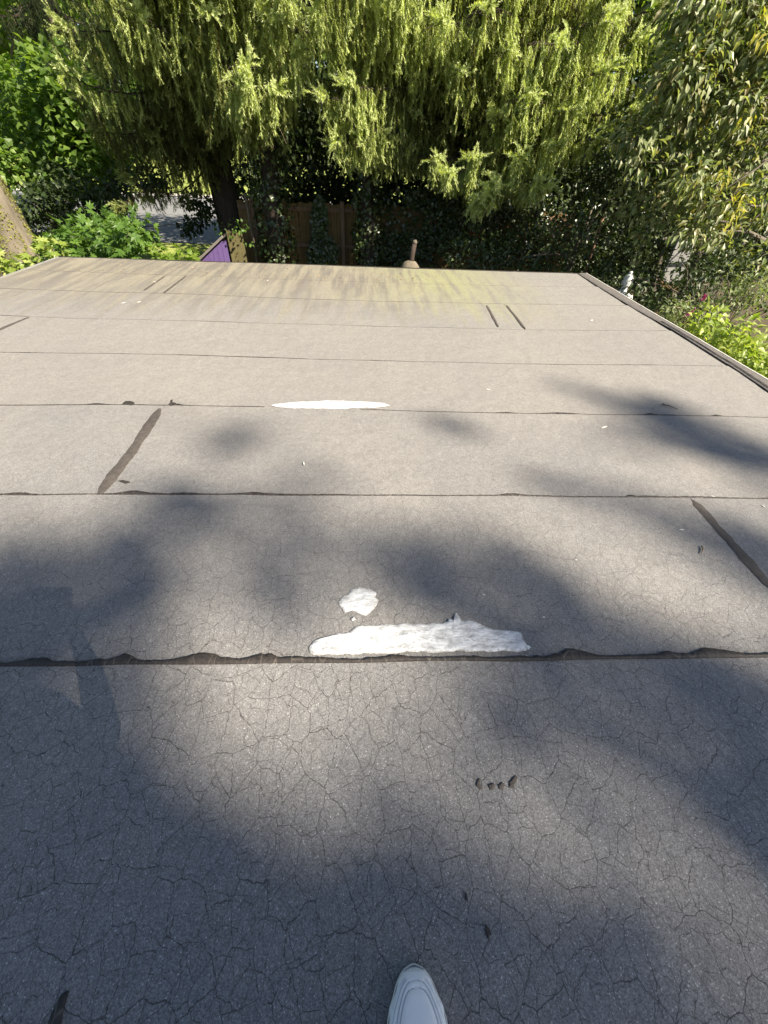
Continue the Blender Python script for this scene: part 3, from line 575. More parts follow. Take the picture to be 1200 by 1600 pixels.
for args in ((540, 130, 10.2, .7, .1, .45, .9, .72), (500, 150, 10.4, .6, .1, .4, .9, .68), (565, 200, 10.6, .5, .1, .4, .75, .70), (520, 220, 10.6, .5, .1, .4, .55, .74), (560, 60, 11.4, .9, .1, .9, 1.0, .48), (640, 90, 11.2, .8, .1, .9, 1.0, .55),
             (610, 20, 10.6, .9, .1, .9, 1.05, .66), (690, 30, 10.3, .9, .1, .9, 1.05, .68), (760, 10, 10.0, .9, .1, 1., 1.05, .70), (720, 110, 10.5, .7, .1, .8, .9, .58), (650, 180, 11.5, .5, .1, .8, .8, .42), (700, 200, 11.6, .4, .1, .8, .75, .36),
             (815, 245, 9.9, .35, .05, .45, .75, .76), (740, 246, 10.2, .3, .05, .4, .72, .74), (680, 250, 10.6, .3, .05, .35, .6, .70), (600, 215, 11.2, .4, .1, .5, .8, .55), (640, 235, 11.6, .3, .1, .5, .6, .5), (850, 290, 9.8, .4, .1, .3, .4, .76), (770, 285, 9.9, .3, .1, .3, .55, .76),
             (830, 150, 9.9, .6, .1, .8, 1.0, .70), (880, 60, 9.8, .8, .1, .9, 1.1, .70), (900, 170, 9.9, .5, .1, .8, 1.0, .70), (950, 110, 9.8, .6, .1, .8, 1.0, .72), (960, 20, 9.8, .8, .1, .9, 1.05, .70), (1000, 170, 9.8, .4, .1, .5, .6, .74), (940, 215, 9.9, .4, .1, .55, .5, .72), (1035, 120, 10.2, .4, .1, .5, .9, .66), (1000, 60, 10.2, .6, .1, .7, 1.0, .66), (870, 225, 10.0, .4, .1, .6, .75, .70),
             (1040, 10, 10.4, .6, .1, .7, 1., .62), (800, 80, 10.4, .8, .1, .9, 1.0, .62), (780, 180, 10.4, .5, .1, .7, .9, .60)):
    tipbough(sb, TB, *args)
# the rest of both crowns: behind, above and round the far side
for root, T, zr, cnt in ((sa, TA, (2.2, 11), 15), (sb, TB, (2.4, 12), 18)):
    for i in range(cnt):
        z = random.uniform(*zr); an = random.uniform(0, 6.28); le = max(1., 4.4 * (1 - (z + 1) / 17)); d = np.array([math.cos(an), math.sin(an), 0]); a_ = np.array([T[0], T[1], z])
        bough(root, a_, a_ + d * le + [0, 0, -.5], .2, .9, .9, .6, .5, root)
# higher boughs whose strands fill the picture's top
for root, T, x0_, x1_, cnt in ((sa, TA, 90, 460, 12), (sb, TB, 470, 1040, 18)):
    for i in range(cnt):
        tipbough(root, T, x0_ + (x1_ - x0_) * (i + random.random()) / cnt, random.uniform(-190, -20), random.uniform(9.9, 11.2), .7, .1, .8, 1.05, .64, .9)
for px, py_, Y_ in ((440, 30, 10.8), (465, 75, 11.0), (490, 20, 10.8), (515, 60, 10.9), (455, -40, 10.4), (480, 120, 11.6), (505, -20, 10.4), (450, 130, 11.6)): tipbough(sb if px > 470 else sa, TB if px > 470 else TA, px, py_, Y_ - .35, .7, .1, .7, 1.0, .62, .9)
for px, py_ in ((120, 150), (160, 120), (200, 160), (170, 60), (230, 110), (150, 200)): tipbough(sa, TA, px, py_, 12.2, .4, .15, .8, .8, .36, .9)  # dim left boughs, a darker tint stands for their shade
for args in ((262, 150, 12.3, .3, .1, .8, 1.1, .36), (300, 165, 12.5, .3, .1, .8, 1.1, .34), (330, 150, 12.4, .3, .1, .7, 1.1, .36), (235, 190, 12.4, .4, .15, .7, .8, .34), (285, 225, 12.6, .3, .1, .7, .9, .30), (322, 230, 12.7, .3, .1, .6, .8, .30)):  # more dim boughs beside the trunk, shade held in the needle tint
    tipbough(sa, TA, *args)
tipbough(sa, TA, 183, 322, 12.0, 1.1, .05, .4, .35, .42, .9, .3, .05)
for args in ((770, 300, 9.7, .5, .1, .4, .42, .76), (745, 315, 9.8, .5, .1, .3, .32, .74), (840, 285, 9.6, .5, .1, .4, .5, .74), (700, 270, 10.1, .5, .1, .4, .5, .72)): tipbough(sb, TB, *args)
# inner curtain just in front of the trunks, shade put into its darker tint
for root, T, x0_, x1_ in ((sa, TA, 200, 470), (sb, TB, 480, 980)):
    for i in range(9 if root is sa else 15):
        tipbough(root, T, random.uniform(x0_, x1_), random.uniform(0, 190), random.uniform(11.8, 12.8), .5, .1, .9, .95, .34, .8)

# ------------------------------------------------------------------ generic broadleaf tree and shrub
def broadleaf(name, label, cat, base, clumps, radii, leafm, barkm, per, size, width=.5, tpl=(LEAF_V, LEAF_T), trunk_r=.12, trunk_top=None, droop=.35, group=None, nlimb=14, leafname='foliage', flat=.75, stuff=True):
    base = np.asarray(base, float); root = thing(name, label, cat, tuple(base), group); C = np.asarray(clumps, float)
    top = np.asarray(trunk_top, float) if trunk_top is not None else np.array([C[:, 0].mean() * .6 + base[0] * .4, C[:, 1].mean() * .6 + base[1] * .4, base[2] + (C[:, 2].max() - base[2]) * .7])
    P = curve(base, top, 0, 10, .02 + trunk_r * .15)
    Acc().add(*tube(P, np.linspace(trunk_r, trunk_r * .35, 10), 10)).build('trunk' if trunk_r > .05 else 'stem', M[barkm], root, True)
    idx = RNG.permutation(len(C))[:nlimb]
    for i in idx:
        s = random.uniform(.25, .95); p0 = np.array([np.interp(s, np.linspace(0, 1, 10), P[:, q]) for q in range(3)])
        Acc().add(*tube(curve(p0, C[i], np.linalg.norm(C[i] - p0) * .08, 8, .03), np.linspace(trunk_r * .38, .006, 8), 6)).build('limb', M[barkm], root, True)
    fa = Acc(); clump_leaves(fa, C, radii, per, size, width, tpl, droop, flat=flat); o = fa.build(leafname, M[leafm], root)
    if stuff: o['kind'] = 'stuff'
    return root
def pclumps(lst):
    """(px, py, distance, radius m)"""
    return [at(a_, b_, Y) for a_, b_, Y, r in lst], [r for *_, r in lst]
def scatter_px(x0, x1, y0, y1, Y0, Y1, n, r0, r1, cond=None):
    out = []
    while len(out) < n:
        a_, b_ = random.uniform(x0, x1), random.uniform(y0, y1)
        if cond is None or cond(a_, b_): out.append((a_, b_, random.uniform(Y0, Y1), random.uniform(r0, r1)))
    return out

# far sunlit trees beyond the road, left
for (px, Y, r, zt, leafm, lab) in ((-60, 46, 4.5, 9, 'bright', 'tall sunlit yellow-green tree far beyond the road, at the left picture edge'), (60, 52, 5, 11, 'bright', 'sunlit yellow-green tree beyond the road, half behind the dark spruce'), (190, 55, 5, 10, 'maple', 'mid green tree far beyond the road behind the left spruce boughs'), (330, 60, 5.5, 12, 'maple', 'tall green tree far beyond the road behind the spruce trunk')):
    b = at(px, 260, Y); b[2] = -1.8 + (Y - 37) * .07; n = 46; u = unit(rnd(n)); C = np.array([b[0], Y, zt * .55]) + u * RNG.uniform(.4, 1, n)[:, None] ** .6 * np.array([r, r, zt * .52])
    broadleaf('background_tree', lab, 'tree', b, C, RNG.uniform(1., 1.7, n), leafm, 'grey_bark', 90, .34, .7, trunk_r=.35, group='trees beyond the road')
# dark conifer at upper left
root = spruce('spruce_tree', 'dark distant spruce at the upper left behind the wires', np.array([*at(140, 200, 22)[:2], -1.85]), 14, .3)
for i in range(40):
    T = np.array(root.location); z = random.uniform(.8, 9.5); an = random.uniform(0, 6.28); le = 2.9 * (1 - (z + 1) / 15) + .3; d = np.array([math.cos(an), math.sin(an), 0]); a_ = np.array([T[0], T[1], z])
    acc_o = bough(root, a_, a_ + d * le + [0, 0, -.4], .2, .9, .8, .45, .15, root)
    acc_o.data.materials[1] = M['dark_spruce']
# mid-left maples, shaded
mc = scatter_px(-40, 225, 105, 300, 14, 17.5, 60, .45, .8, lambda a_, b_: a_ < 120 + (b_ - 100) * .55 and not (150 < a_ and b_ > 255))
C, Rr = pclumps(mc); b = at(60, 330, 16); b[2] = -1.85
broadleaf('maple_tree', 'leafy mid green maple at the left, dark underneath, behind the mossy trunk', 'tree', b, C, Rr, 'maple', 'grey_bark', 330, .17, .95, trunk_r=.16, droop=.2)
mc = scatter_px(-80, 90, -60, 120, 24, 28, 24, .9, 1.5, lambda a_, b_: a_ < 95 - b_ * .1)
C, Rr = pclumps(mc); b = at(-20, 260, 26); b[2] = -1.85
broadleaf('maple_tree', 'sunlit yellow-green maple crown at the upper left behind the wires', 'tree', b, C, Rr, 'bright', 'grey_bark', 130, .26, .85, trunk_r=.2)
mc = scatter_px(40, 255, 270, 360, 12.8, 14.4, 52, .28, .46, lambda a_, b_: a_ < 200 or b_ < 288) + scatter_px(290, 345, 300, 372, 13.0, 14.0, 12, .2, .34)
C, Rr = pclumps(mc); b = at(120, 360, 13.5); b[2] = -1.85
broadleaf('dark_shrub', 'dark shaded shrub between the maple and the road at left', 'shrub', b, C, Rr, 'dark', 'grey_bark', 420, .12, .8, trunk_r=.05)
# deep woods behind the fence
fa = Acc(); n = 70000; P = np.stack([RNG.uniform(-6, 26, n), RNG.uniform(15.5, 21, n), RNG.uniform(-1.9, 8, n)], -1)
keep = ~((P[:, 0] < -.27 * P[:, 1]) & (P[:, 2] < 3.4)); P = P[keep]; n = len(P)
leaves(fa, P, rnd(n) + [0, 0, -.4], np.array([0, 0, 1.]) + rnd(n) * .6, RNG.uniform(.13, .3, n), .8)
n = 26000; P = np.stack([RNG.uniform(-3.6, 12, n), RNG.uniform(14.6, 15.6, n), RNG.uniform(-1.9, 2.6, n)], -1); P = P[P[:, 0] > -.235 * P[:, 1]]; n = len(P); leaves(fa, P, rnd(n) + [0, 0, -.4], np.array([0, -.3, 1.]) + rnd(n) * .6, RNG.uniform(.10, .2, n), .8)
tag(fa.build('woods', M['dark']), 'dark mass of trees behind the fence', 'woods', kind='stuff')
fa = Acc(); n = 34000; P = np.stack([RNG.uniform(-95, 60, n), RNG.uniform(66, 78, n), RNG.uniform(-1, 24, n)], -1)
leaves(fa, P, rnd(n), np.array([0, -.4, 1.]) + rnd(n) * .5, RNG.uniform(.7, 1.6, n), .8); tag(fa.build('far_woods', M['maple']), 'far treeline beyond the lawn', 'woods', kind='stuff')

# right: large grey-green leaved tree hanging in over the garden
mc = (scatter_px(1045, 1240, -60, 190, 7.6, 8.8, 44, .30, .5, lambda a_, b_: a_ > 1075 - b_ * .25) + scatter_px(960, 1220, 180, 275, 7.8, 9.0, 20, .25, .42, lambda a_, b_: a_ > 950 + abs(b_ - 200) * .5)
      + scatter_px(1055, 1215, 270, 385, 7.2, 8.2, 26, .18, .32, lambda a_, b_: b_ < 395 - abs(a_ - 1110) * .35) + [(1020, 300, 8.2, .28), (990, 330, 8.3, .25), (1010, 360, 8.2, .25), (1000, 395, 8.3, .18), (1035, 335, 8.1, .25), (985, 300, 8.6, .3), (1190, 400, 7.2, .3), (1170, 420, 7.4, .25)])
C, Rr = pclumps(mc); tb = np.array([9.6, 8.8, -2.2])
magn = broadleaf('broadleaf_tree', 'large tree with long grey-green leaves overhanging the right side of the garden', 'tree', tb, C, Rr, 'magnolia', 'grey_bark', 500, .13, .46, trunk_r=.16, trunk_top=(9.0, 8.4, 3.2), droop=.55, nlimb=30)
lm = Acc(); leaves(lm, np.zeros((1, 3)), np.array([[0, 1., 0]]), np.array([[0, 0, 1.]]), np.array([1.]), .42); lme = lm.mesh('leaf', M['magnolia'])
lm2 = Acc(); leaves(lm2, np.zeros((1, 3)), np.array([[0, 1., 0]]), np.array([[0, 0, 1.]]), np.array([1.]), .42); lme2 = lm2.mesh('leaf', M['yellow'])
def outer_leaves(C, Rr, n, size, me, root, pick=None, droop=.6):
    ix = RNG.integers(0, len(C), n) if pick is None else RNG.choice(pick, n); u = unit(rnd(n) * [1, 1, .8] + [0, -.8, .2]); P = np.asarray(C)[ix] + u * np.asarray(Rr)[ix][:, None] * .95
    link_leaf_objects('leaf', me, root, P, u * .5 + rnd(n) * .35 + [0, 0, -droop], np.array([SDIR[0] * .4, SDIR[1] * .6, 1.]) + rnd(n) * .3, RNG.uniform(.75, 1.25, n) * size)
outer_leaves(C, Rr, 190, .14, lme, magn)
yc = [at(*p) for p in ((1128, 272, 7.2), (1142, 292, 7.2), (1155, 305, 7.15), (1165, 312, 7.1), (1140, 330, 7.2), (1144, 350, 7.2), (1118, 285, 7.25), (1180, 40, 7.4), (1190, 60, 7.4), (1165, 190, 7.5))]
outer_leaves(yc, [.12] * len(yc), 70, .13, lme2, magn)
mc = scatter_px(940, 1240, 130, 420, 9.6, 11.5, 46, .35, .55)
C, Rr = pclumps(mc); b = at(1100, 420, 10.6); b[2] = -2.1
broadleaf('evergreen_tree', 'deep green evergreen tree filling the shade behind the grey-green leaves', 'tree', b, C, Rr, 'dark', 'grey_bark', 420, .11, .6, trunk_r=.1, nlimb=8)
# sunlit fresh green clump between spruce and right tree
C, Rr = pclumps(scatter_px(1040, 1120, -20, 130, 10.6, 11.6, 14, .35, .55)); b = at(1090, 330, 11.4); b[2] = -1.9
broadleaf('lime_tree', 'fresh green leafy tree peeping between the right spruce and the grey-green tree', 'tree', b, C, Rr, 'bright', 'grey_bark', 420, .13, .6, trunk_r=.09)
# dark shrubs under it, right of the fence
mc = scatter_px(690, 1010, 335, 470, 9.4, 11.2, 46, .28, .5, lambda a_, b_: b_ > 470 - (a_ - 640) * .45 - 60 and b_ < 455) + scatter_px(860, 1080, 190, 330, 10.2, 12, 34, .35, .6, lambda a_, b_: b_ > 300 - (a_ - 860) * .5)
C, Rr = pclumps(mc); b = at(880, 430, 10.4); b[2] = -1.95
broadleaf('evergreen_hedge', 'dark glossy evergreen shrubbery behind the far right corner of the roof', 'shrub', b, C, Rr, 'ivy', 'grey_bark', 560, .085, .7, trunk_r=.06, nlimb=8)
mc = scatter_px(1050, 1230, 395, 480, 6.6, 8.6, 26, .22, .4) + scatter_px(985, 1110, 440, 500, 6.6, 7.6, 18, .16, .28, lambda a_, b_: b_ > 440 + (a_ - 985) * .3) + scatter_px(930, 1060, 425, 470, 8.4, 9.4, 22, .2, .32)
C, Rr = pclumps(mc); b = at(1130, 520, 7.6); b[2] = -2.3
broadleaf('dark_shrub', 'dark green twiggy shrub right of the statue, under the grey-green tree', 'shrub', b, C, Rr, 'dark', 'grey_bark', 380, .09, .6, trunk_r=.05, nlimb=24)
mc = scatter_px(1040, 1120, 465, 520, 5.4, 6.2, 14, .12, .22, lambda a_, b_: b_ > 470 + (a_ - 1060) * .25) + scatter_px(1130, 1230, 430, 490, 5.6, 6.4, 12, .16, .28)
C, Rr = pclumps(mc); b = at(1100, 560, 5.8); b[2] = -2.3
bud = broadleaf('flowering_shrub', 'pale leaved shrub with two magenta flower spikes beside the right roof edge', 'shrub', b, C, Rr, 'sage', 'twig', 760, .07, .45, trunk_r=.03, nlimb=20)
for pl in (((1096, 468), (1103, 462)), ((1073, 492), (1086, 482)), ((1074, 506), (1080, 496))):
    fa = Acc(); a_, b_ = at(*pl[0], 5.5), at(*pl[1], 5.5); n = 60; t = RNG.uniform(0, 1, n)[:, None]; leaves(fa, a_ + (b_ - a_) * t + rnd(n) * .018 * (1.1 - t), rnd(n), rnd(n), .025, .9); fa.build('flower_spike', M['petal'], bud)
mc = scatter_px(1085, 1260, 490, 640, 3.0, 5.0, 130, .13, .24, lambda a_, b_: b_ > 455 + (a_ - 1040) * .55 and b_ < 560 + (a_ - 1085) * .62)
C, Rr = pclumps(mc); Rr = [r for r, c in zip(Rr, C) if c[0] > 3.85]; C = [c for c in C if c[0] > 3.85]; b = np.array([4.6, 4.0, -2.3])
lime = broadleaf('lime_shrub', 'bright yellow-green leafy shrub against the right roof edge', 'shrub', b, C, Rr, 'lime', 'twig', 760, .085, .62, trunk_r=.035, nlimb=26)
lm = Acc(); leaves(lm, np.zeros((1, 3)), np.array([[0, 1., 0]]), np.array([[0, 0, 1.]]), np.array([1.]), .6); outer_leaves(C, Rr, 110, .095, lm.mesh('leaf', M['lime']), lime, droop=.25)

# left: broad lobed shrub, hydrangea, corner sprig
def lobed(name, label, lst, leafm, size, per, n_obj, b):
    C, Rr = pclumps(lst); r = broadleaf(name, label, 'shrub', b, C, Rr, leafm, 'grey_bark', per, size, .95, (LOBE_V, LOBE_T), trunk_r=.035, nlimb=16, droop=.25)
    lm = Acc(); leaves(lm, np.zeros((1, 3)), np.array([[0, 1., 0]]), np.array([[0, 0, 1.]]), np.array([1.]), .95, (LOBE_V, LOBE_T)); outer_leaves(C, Rr, n_obj, size * 1.1, lm.mesh('leaf', M[leafm]), r, droop=.25)
b = at(150, 400, 9.2); b[2] = -2.2
lobed('lobed_shrub', 'green shrub with broad lobed leaves behind the far left roof corner', scatter_px(65, 215, 345, 425, 8.4, 9.8, 26, .22, .36, lambda a_, b_: b_ > 338 + abs(a_ - 155) * .45) + scatter_px(150, 235, 330, 380, 10, 11, 8, .25, .4), 'oakleaf', .15, 230, 110, b)
b = at(270, 420, 9.2); b[2] = -2.1
lobed('hydrangea', 'small bright green shrub at the roof edge left of the purple wall', scatter_px(245, 305, 388, 425, 8.6, 9.4, 9, .16, .24), 'bright', .12, 300, 50, b)
b = at(20, 420, 7.6); b[2] = -2.3
lobed('corner_shrub', 'bright yellow-green sprig at the left picture edge by the mossy trunk', [(8, 408, 7.6, .2), (28, 412, 7.5, .16), (-20, 405, 7.8, .25), (62, 400, 7.6, .15), (85, 388, 7.8, .16), (70, 380, 8, .14)], 'lime', .12, 320, 40, b)
# mossy trunk at the left edge
tp = at(22, 390, 9.); base = np.array([tp[0] + .06, 9., -2.3]); mt = thing('mossy_tree', 'thick mossy tree trunk at the left picture edge beside the roof corner', 'tree', tuple(base))
n = 26; s = np.linspace(0, 1, n); P = base + np.stack([-.012 * s * 9 + .04 * np.sin(s * 9), 0 * s, s * 9], -1); rad = .37 * (1 - .35 * s) + .12 * np.exp(-s * 14)
V, T = tube(P, rad, 22); V = np.array(V); nn = np.array([noise.noise(Vector((p[0] * 6, p[1] * 6, p[2] * 1.6))) for p in V]); V[:, :2] += (V[:, :2] - base[:2]) * (.12 * nn)[:, None]
Acc().add(V, T).build('trunk', M['moss_bark'], mt, True)
fa = Acc(); n = 20000; s = RNG.uniform(.1, .62, n); an = RNG.uniform(0, 6.28, n); ok = np.array([noise.noise(Vector((math.cos(a_) * 1.6, math.sin(a_) * 1.6, z * 7))) + .15 * math.cos(a_ + 1.9) > -.14 for a_, z in zip(an, s)]); s = s[ok]; an = an[ok]; n = len(s)
c = np.stack([np.interp(s, np.linspace(0, 1, 26), P[:, i]) for i in range(3)], -1); r = np.interp(s, np.linspace(0, 1, 26), rad); u = np.stack([np.cos(an), np.sin(an), 0 * an], -1)
leaves(fa, c + u * (r * 1.0)[:, None], rnd(n) * .7 + [0, 0, -.5], u + rnd(n) * .3, RNG.uniform(.018, .045, n), .9); fa.build('moss', M['moss'], mt)['kind'] = 'stuff'
for i in range(7):
    an = i * .9; c0 = base + [-.4, 0, 6 + .4 * i]; Acc().add(*tube(curve(c0, c0 + np.array([math.cos(an) * 2.6, math.sin(an) * 2.6, 1.8]), .3, 8, .06), np.linspace(.12, .02, 8), 7)).build('limb', M['moss_bark'], mt, True)
fa = Acc(); clump_leaves(fa, [base + [-1.2 + 1.9 * math.cos(i * 2.4) , 1.6 * math.sin(i * 2.4), 8.4 + .5 * (i % 5)] for i in range(18)], [.9] * 18, 240, .16, .7); fa.build('foliage', M['maple'], mt)['kind'] = 'stuff'

fa = Acc(); n = 16000; P = np.stack([RNG.uniform(3.5, 10, n), RNG.uniform(1.5, 12.8, n), np.zeros(n)], -1); Q = np.stack([RNG.uniform(-8, 5, n), RNG.uniform(7.2, 12.8, n), np.zeros(n)], -1); P = np.vstack([P, Q]); n = len(P); P[:, 2] = gz(P[:, 0], P[:, 1]) + RNG.uniform(.0, .22, n) ** 1.3
leaves(fa, P, rnd(n) * [1, 1, .4], np.array([0, 0, 1.]) + rnd(n) * .4, RNG.uniform(.06, .13, n), .9); tag(fa.build('ground_cover', M['ivy']), 'low dark ivy covering the soil round the building', 'ground cover', kind='stuff')
# ------------------------------------------------------------------ ivy
def ivy_wall(regions, y, n, label, name='ivy', rec=0.10, sz=.075):
    P = []
    while len(P) < n:
        px, py, rx, ry = regions[random.randrange(len(regions))]; a_, r = random.uniform(0, 6.28), math.sqrt(random.random()); q_ = at(px + rx * r * math.cos(a_), py + ry * r * math.sin(a_), y)
        q_[1] -= random.uniform(.02, rec) + .12 * max(0, noise.noise(Vector((q_[0] * 2, q_[2] * 2, 3)))); 
        if q_[2] > float(gz(0, y)): P.append(q_)
    P = np.array(P); fa = Acc(); leaves(fa, P, rnd(n) * .6 + [0, -.3, -.8], np.array([0.15, -1., .45]) + rnd(n) * .35, RNG.uniform(.7, 1.3, n) * sz, .95, (LOBE_V[[0, 1, 3, 7, 11]], np.array([(1, 0, 2), (1, 2, 3), (1, 3, 4), (1, 4, 0)])))
    return tag(fa.build(name, M['ivy']), label, 'ivy', kind='stuff')
ivy_wall([(640, 350, 75, 60), (620, 400, 60, 40), (720, 345, 60, 40), (720, 390, 110, 45), (690, 310, 60, 20), (800, 360, 70, 55), (500, 345, 12, 40), (505, 395, 25, 30), (780, 320, 60, 25), (860, 360, 60, 60)], 12.9, 7500, 'dense ivy sheet over the right half of the board fence', rec=.22)
def ivy_trunk(px, y, wpx, ytop, label, n):
    b = at(px, 415, y); t_ = at(px - 4, ytop, y); base = np.array([b[0], y, float(gz(0, y))]); root = thing('ivy_clad_trunk', label, 'tree', tuple(base), 'ivy-clad trunks at the fence'); r = wpx / 600 * 9.6 / 2
    P = curve(base, t_ + [0, 0, 2.2], 0, 14, .04); Acc().add(*tube(P, np.linspace(r * .55, r * .35, 14), 9)).build('trunk', M['bark'], root, True)
    h = P[-1, 2] - P[0, 2]; s = RNG.uniform(0, 1, n) ** .9; an = RNG.uniform(0, 6.28, n); u = np.stack([np.cos(an), np.sin(an), 0 * an], -1); c = np.stack([np.interp(s, np.linspace(0, 1, 14), P[:, i]) for i in range(3)], -1)
    rr = r * (1.15 - .45 * s) * np.array([1 + .35 * noise.noise(Vector((math.cos(a_) * 2, z * 9, math.sin(a_) * 2))) for a_, z in zip(an, s)]) * RNG.uniform(.75, 1.1, n)
    fa = Acc(); leaves(fa, c + u * rr[:, None], u * .3 + rnd(n) * .5 + [0, 0, -.8], u + rnd(n) * .35 + [0, 0, .4], RNG.uniform(.05, .1, n), .95, (LOBE_V[[0, 1, 3, 7, 11]], np.array([(1, 0, 2), (1, 2, 3), (1, 3, 4), (1, 4, 0)])))
    fa.build('ivy_leaves', M['ivy'], root)['kind'] = 'stuff'; return root
ivy_trunk(432, 12.3, 58, 262, 'left ivy-clad trunk standing between two fence panels', 2600)
ivy_trunk(578, 12.4, 48, 290, 'right ivy-clad trunk standing just right of the middle fence post', 2200)
fa = Acc(); clump_leaves(fa, *pclumps([(365, 352, 12, .16), (345, 358, 11.7, .16), (380, 352, 11.6, .16), (372, 362, 11.5, .12), (388, 380, 11.5, .12), (362, 366, 11.5, .08)]), 500, .07, .8); tag(fa.build('creeper', M['oakleaf']), 'tuft of green creeper on top of the purple wall corner', 'creeper', kind='stuff')
# rust red leaf tuft
fa = Acc(); clump_leaves(fa, *pclumps([(740, 362, 12.3, .10), (752, 365, 12.3, .07), (728, 360, 12.3, .06)]), 900, .07, .8); tag(fa.build('rusty_leaves', M['red']), 'small rust-red leaf tuft in the dark ivy under the right spruce', 'leaf tuft', kind='stuff')

# ------------------------------------------------------------------ purple shed wall with sloping roof edge
A0, A1, A2 = at(314, 403, 11.6), at(346, 372, 11.6), at(355, 430, 11.6)
shed = thing('purple_shed', 'small purple boarded shed wall with a sloping grey roof edge, beside the stained panel', 'shed', (A1[0] - .3, 11.8, -1.95))
gzs = -1.95; xl, xr = A0[0] - .55, A1[0] + .09; k = (A1[2] - A0[2]) / (A1[0] - A0[0])
nb = 10
for i in range(nb):
    xa = xl + (xr - xl) * i / nb + .003; xb = xl + (xr - xl) * (i + 1) / nb - .003; za, zb = [A1[2] - .05 + k * (x_ - A1[0]) if x_ < A1[0] else A1[2] - .05 for x_ in (xa, xb)]
    v = [(xa, 11.6, gzs), (xb, 11.6, gzs), (xb, 11.6, zb), (xa, 11.6, za)]; v = np.array(v + [(a_, 11.63, c_) for a_, _, c_ in v])
    Acc().quads(v, [(0, 1, 2, 3), (5, 4, 7, 6), (1, 5, 6, 2), (4, 0, 3, 7), (3, 2, 6, 7), (0, 4, 5, 1)]).build('board', M['purple'], shed)
an = math.atan(k); Rm = np.array([[math.cos(an), 0, -math.sin(an)], [0, 1, 0], [math.sin(an), 0, math.cos(an)]]); mid = (np.array([xl, 0, A1[2] + k * (xl - A1[0])]) + np.array([A1[0] + .02, 0, A1[2] + .02])) / 2
bevel(Acc().add(*box((mid[0], 12.0, mid[2] + .0), (math.hypot(A1[0] - xl, k * (A1[0] - xl)) + .1, .95, .05), Rm)).build('roof_slab', M['greywood'], shed))
for i in range(4):
    x_ = A1[0] + .15 + i * .092; o = Acc().add(*box((x_, 11.75 + .02 * i, gzs + .85), (.088, .025, 1.66 - .05 * i))).build('side_board', M['olivewood'], shed)
# tall pole by the ivy trunk, log post with stone foot, leaning stake
p = at(392, 340, 12.5); tag(Acc().add(*tube(curve((p[0] - .02, 12.5, -1.9), (p[0] - .06, 12.5, .4), 0, 8, .01), np.linspace(.035, .028, 8), 8)).build('wooden_pole', M['twig'], None, True), 'thin pale wooden pole left of the left ivy-clad trunk', 'pole')
p0, p1 = at(641, 411, 9.2), at(648, 380, 9.2); root = thing('garden_post', 'brown weathered upright post with a broad rounded foot behind the roof edge', 'post', (p0[0], 9.2, -2.2))
Acc().add(*tube(np.array([p0 - [0, 0, .3], p0 * .6 + p1 * .4, p1]), [.062, .055, .045], 12)).build('shaft', M['bark'], root, True)
Acc().add(*lathe([(0, .05), (.05, .048), (.12, .02), (.19, -.06), (.21, -.14), (.19, -.6), (.2, -1.75), (0, -1.76)], 18, p0)).build('foot', M['moss_bark'], root, True)
Acc().add(*lathe([(0, .06), (.03, .055), (.048, .02), (.046, -.01), (0, -.012)], 12, p1)).build('cap', M['grey_bark'], root, True)
a_, b_ = at(928, 385, 10.2), at(943, 338, 10.2); tag(Acc().add(*tube(np.array([a_ - [0, 0, .9], a_, b_]), .03, 8)).build('garden_stake', M['post'], None, True), 'brown wooden stake in the dark shrubs behind the far right roof corner', 'stake')
# pale board standing among the shrubs
root = thing('pale_board', 'pale grey boarded panel standing in the dark shrubs right of the statue', 'panel', tuple(at(1050, 440, 8.8) * [1, 1, 0] + [0, 0, -2.1]))
e0, e1, e2, e3 = at(1062, 372, 8.8), at(1086, 378, 8.8), at(1060, 446, 8.8), at(1032, 438, 8.8)
def slab(c4, th, name, m, parent):
    v = np.array(list(c4) + [q_ + [0, th, 0] for q_ in c4]); return Acc().quads(v, [(0, 3, 2, 1), (4, 5, 6, 7), (0, 1, 5, 4), (1, 2, 6, 5), (2, 3, 7, 6), (3, 0, 4, 7)]).build(name, m, parent)
lerp = lambda p_, q_, t: p_ + (q_ - p_) * t
for t0, t1 in ((0, .46), (.50, 1.)): slab((lerp(e0, e1, t0), lerp(e0, e1, t1), lerp(e3, e2, t1), lerp(e3, e2, t0)), .04, 'plank', M['pale'], root)
slab((e3 - [.03, .03, 0], e2 + [.03, -.03, 0], e2 + [.03, -.03, -.09], e3 - [.03, .03, .09]), .09, 'base_rail', M['wood'], root)
slab((e3 + [.1, .06, -.09], e2 + [-.1, .06, -.09], e2 + [-.1, .06, -1.5], e3 + [.1, .06, -1.5]), .06, 'leg', M['post'], root)
# stone statue of a seated figure
sp = at(974, 452, 8.); sc_ = 1.0; root = thing('stone_statue', 'pale stone statue of a seated figure with topknot beyond the right roof edge', 'statue', (sp[0], 8., -2.2))
bx, by, bz = 0., 0., 0.
def ell(c, r, sides=24, rings=14):
    return lathe([(math.sin(math.pi * i / rings), -math.cos(math.pi * i / rings)) for i in range(rings + 1)], sides)[0], lathe([(1, i) for i in range(rings + 1)], sides)[1]
def addell(acc, c, r, rot=0.):
    v, t = ell(c, r); v = np.array(v) * r; acc.add(v @ np.array([[math.cos(rot), math.sin(rot), 0], [-math.sin(rot), math.cos(rot), 0], [0, 0, 1]]) + np.array(c), t)
me_body = Acc(); prof = [(0, -.62), (.30, -.6), (.33, -.5), (.24, -.36), (.165, -.2), (.175, -.05), (.19, .06), (.175, .13), (.11, .185), (.062, .21), (.058, .27), (0, .28)]
v, t = lathe(prof, 28); v = np.array(v) * [1.0, .68, 1]; me_body.add(v + [bx, by, bz + .12], t)
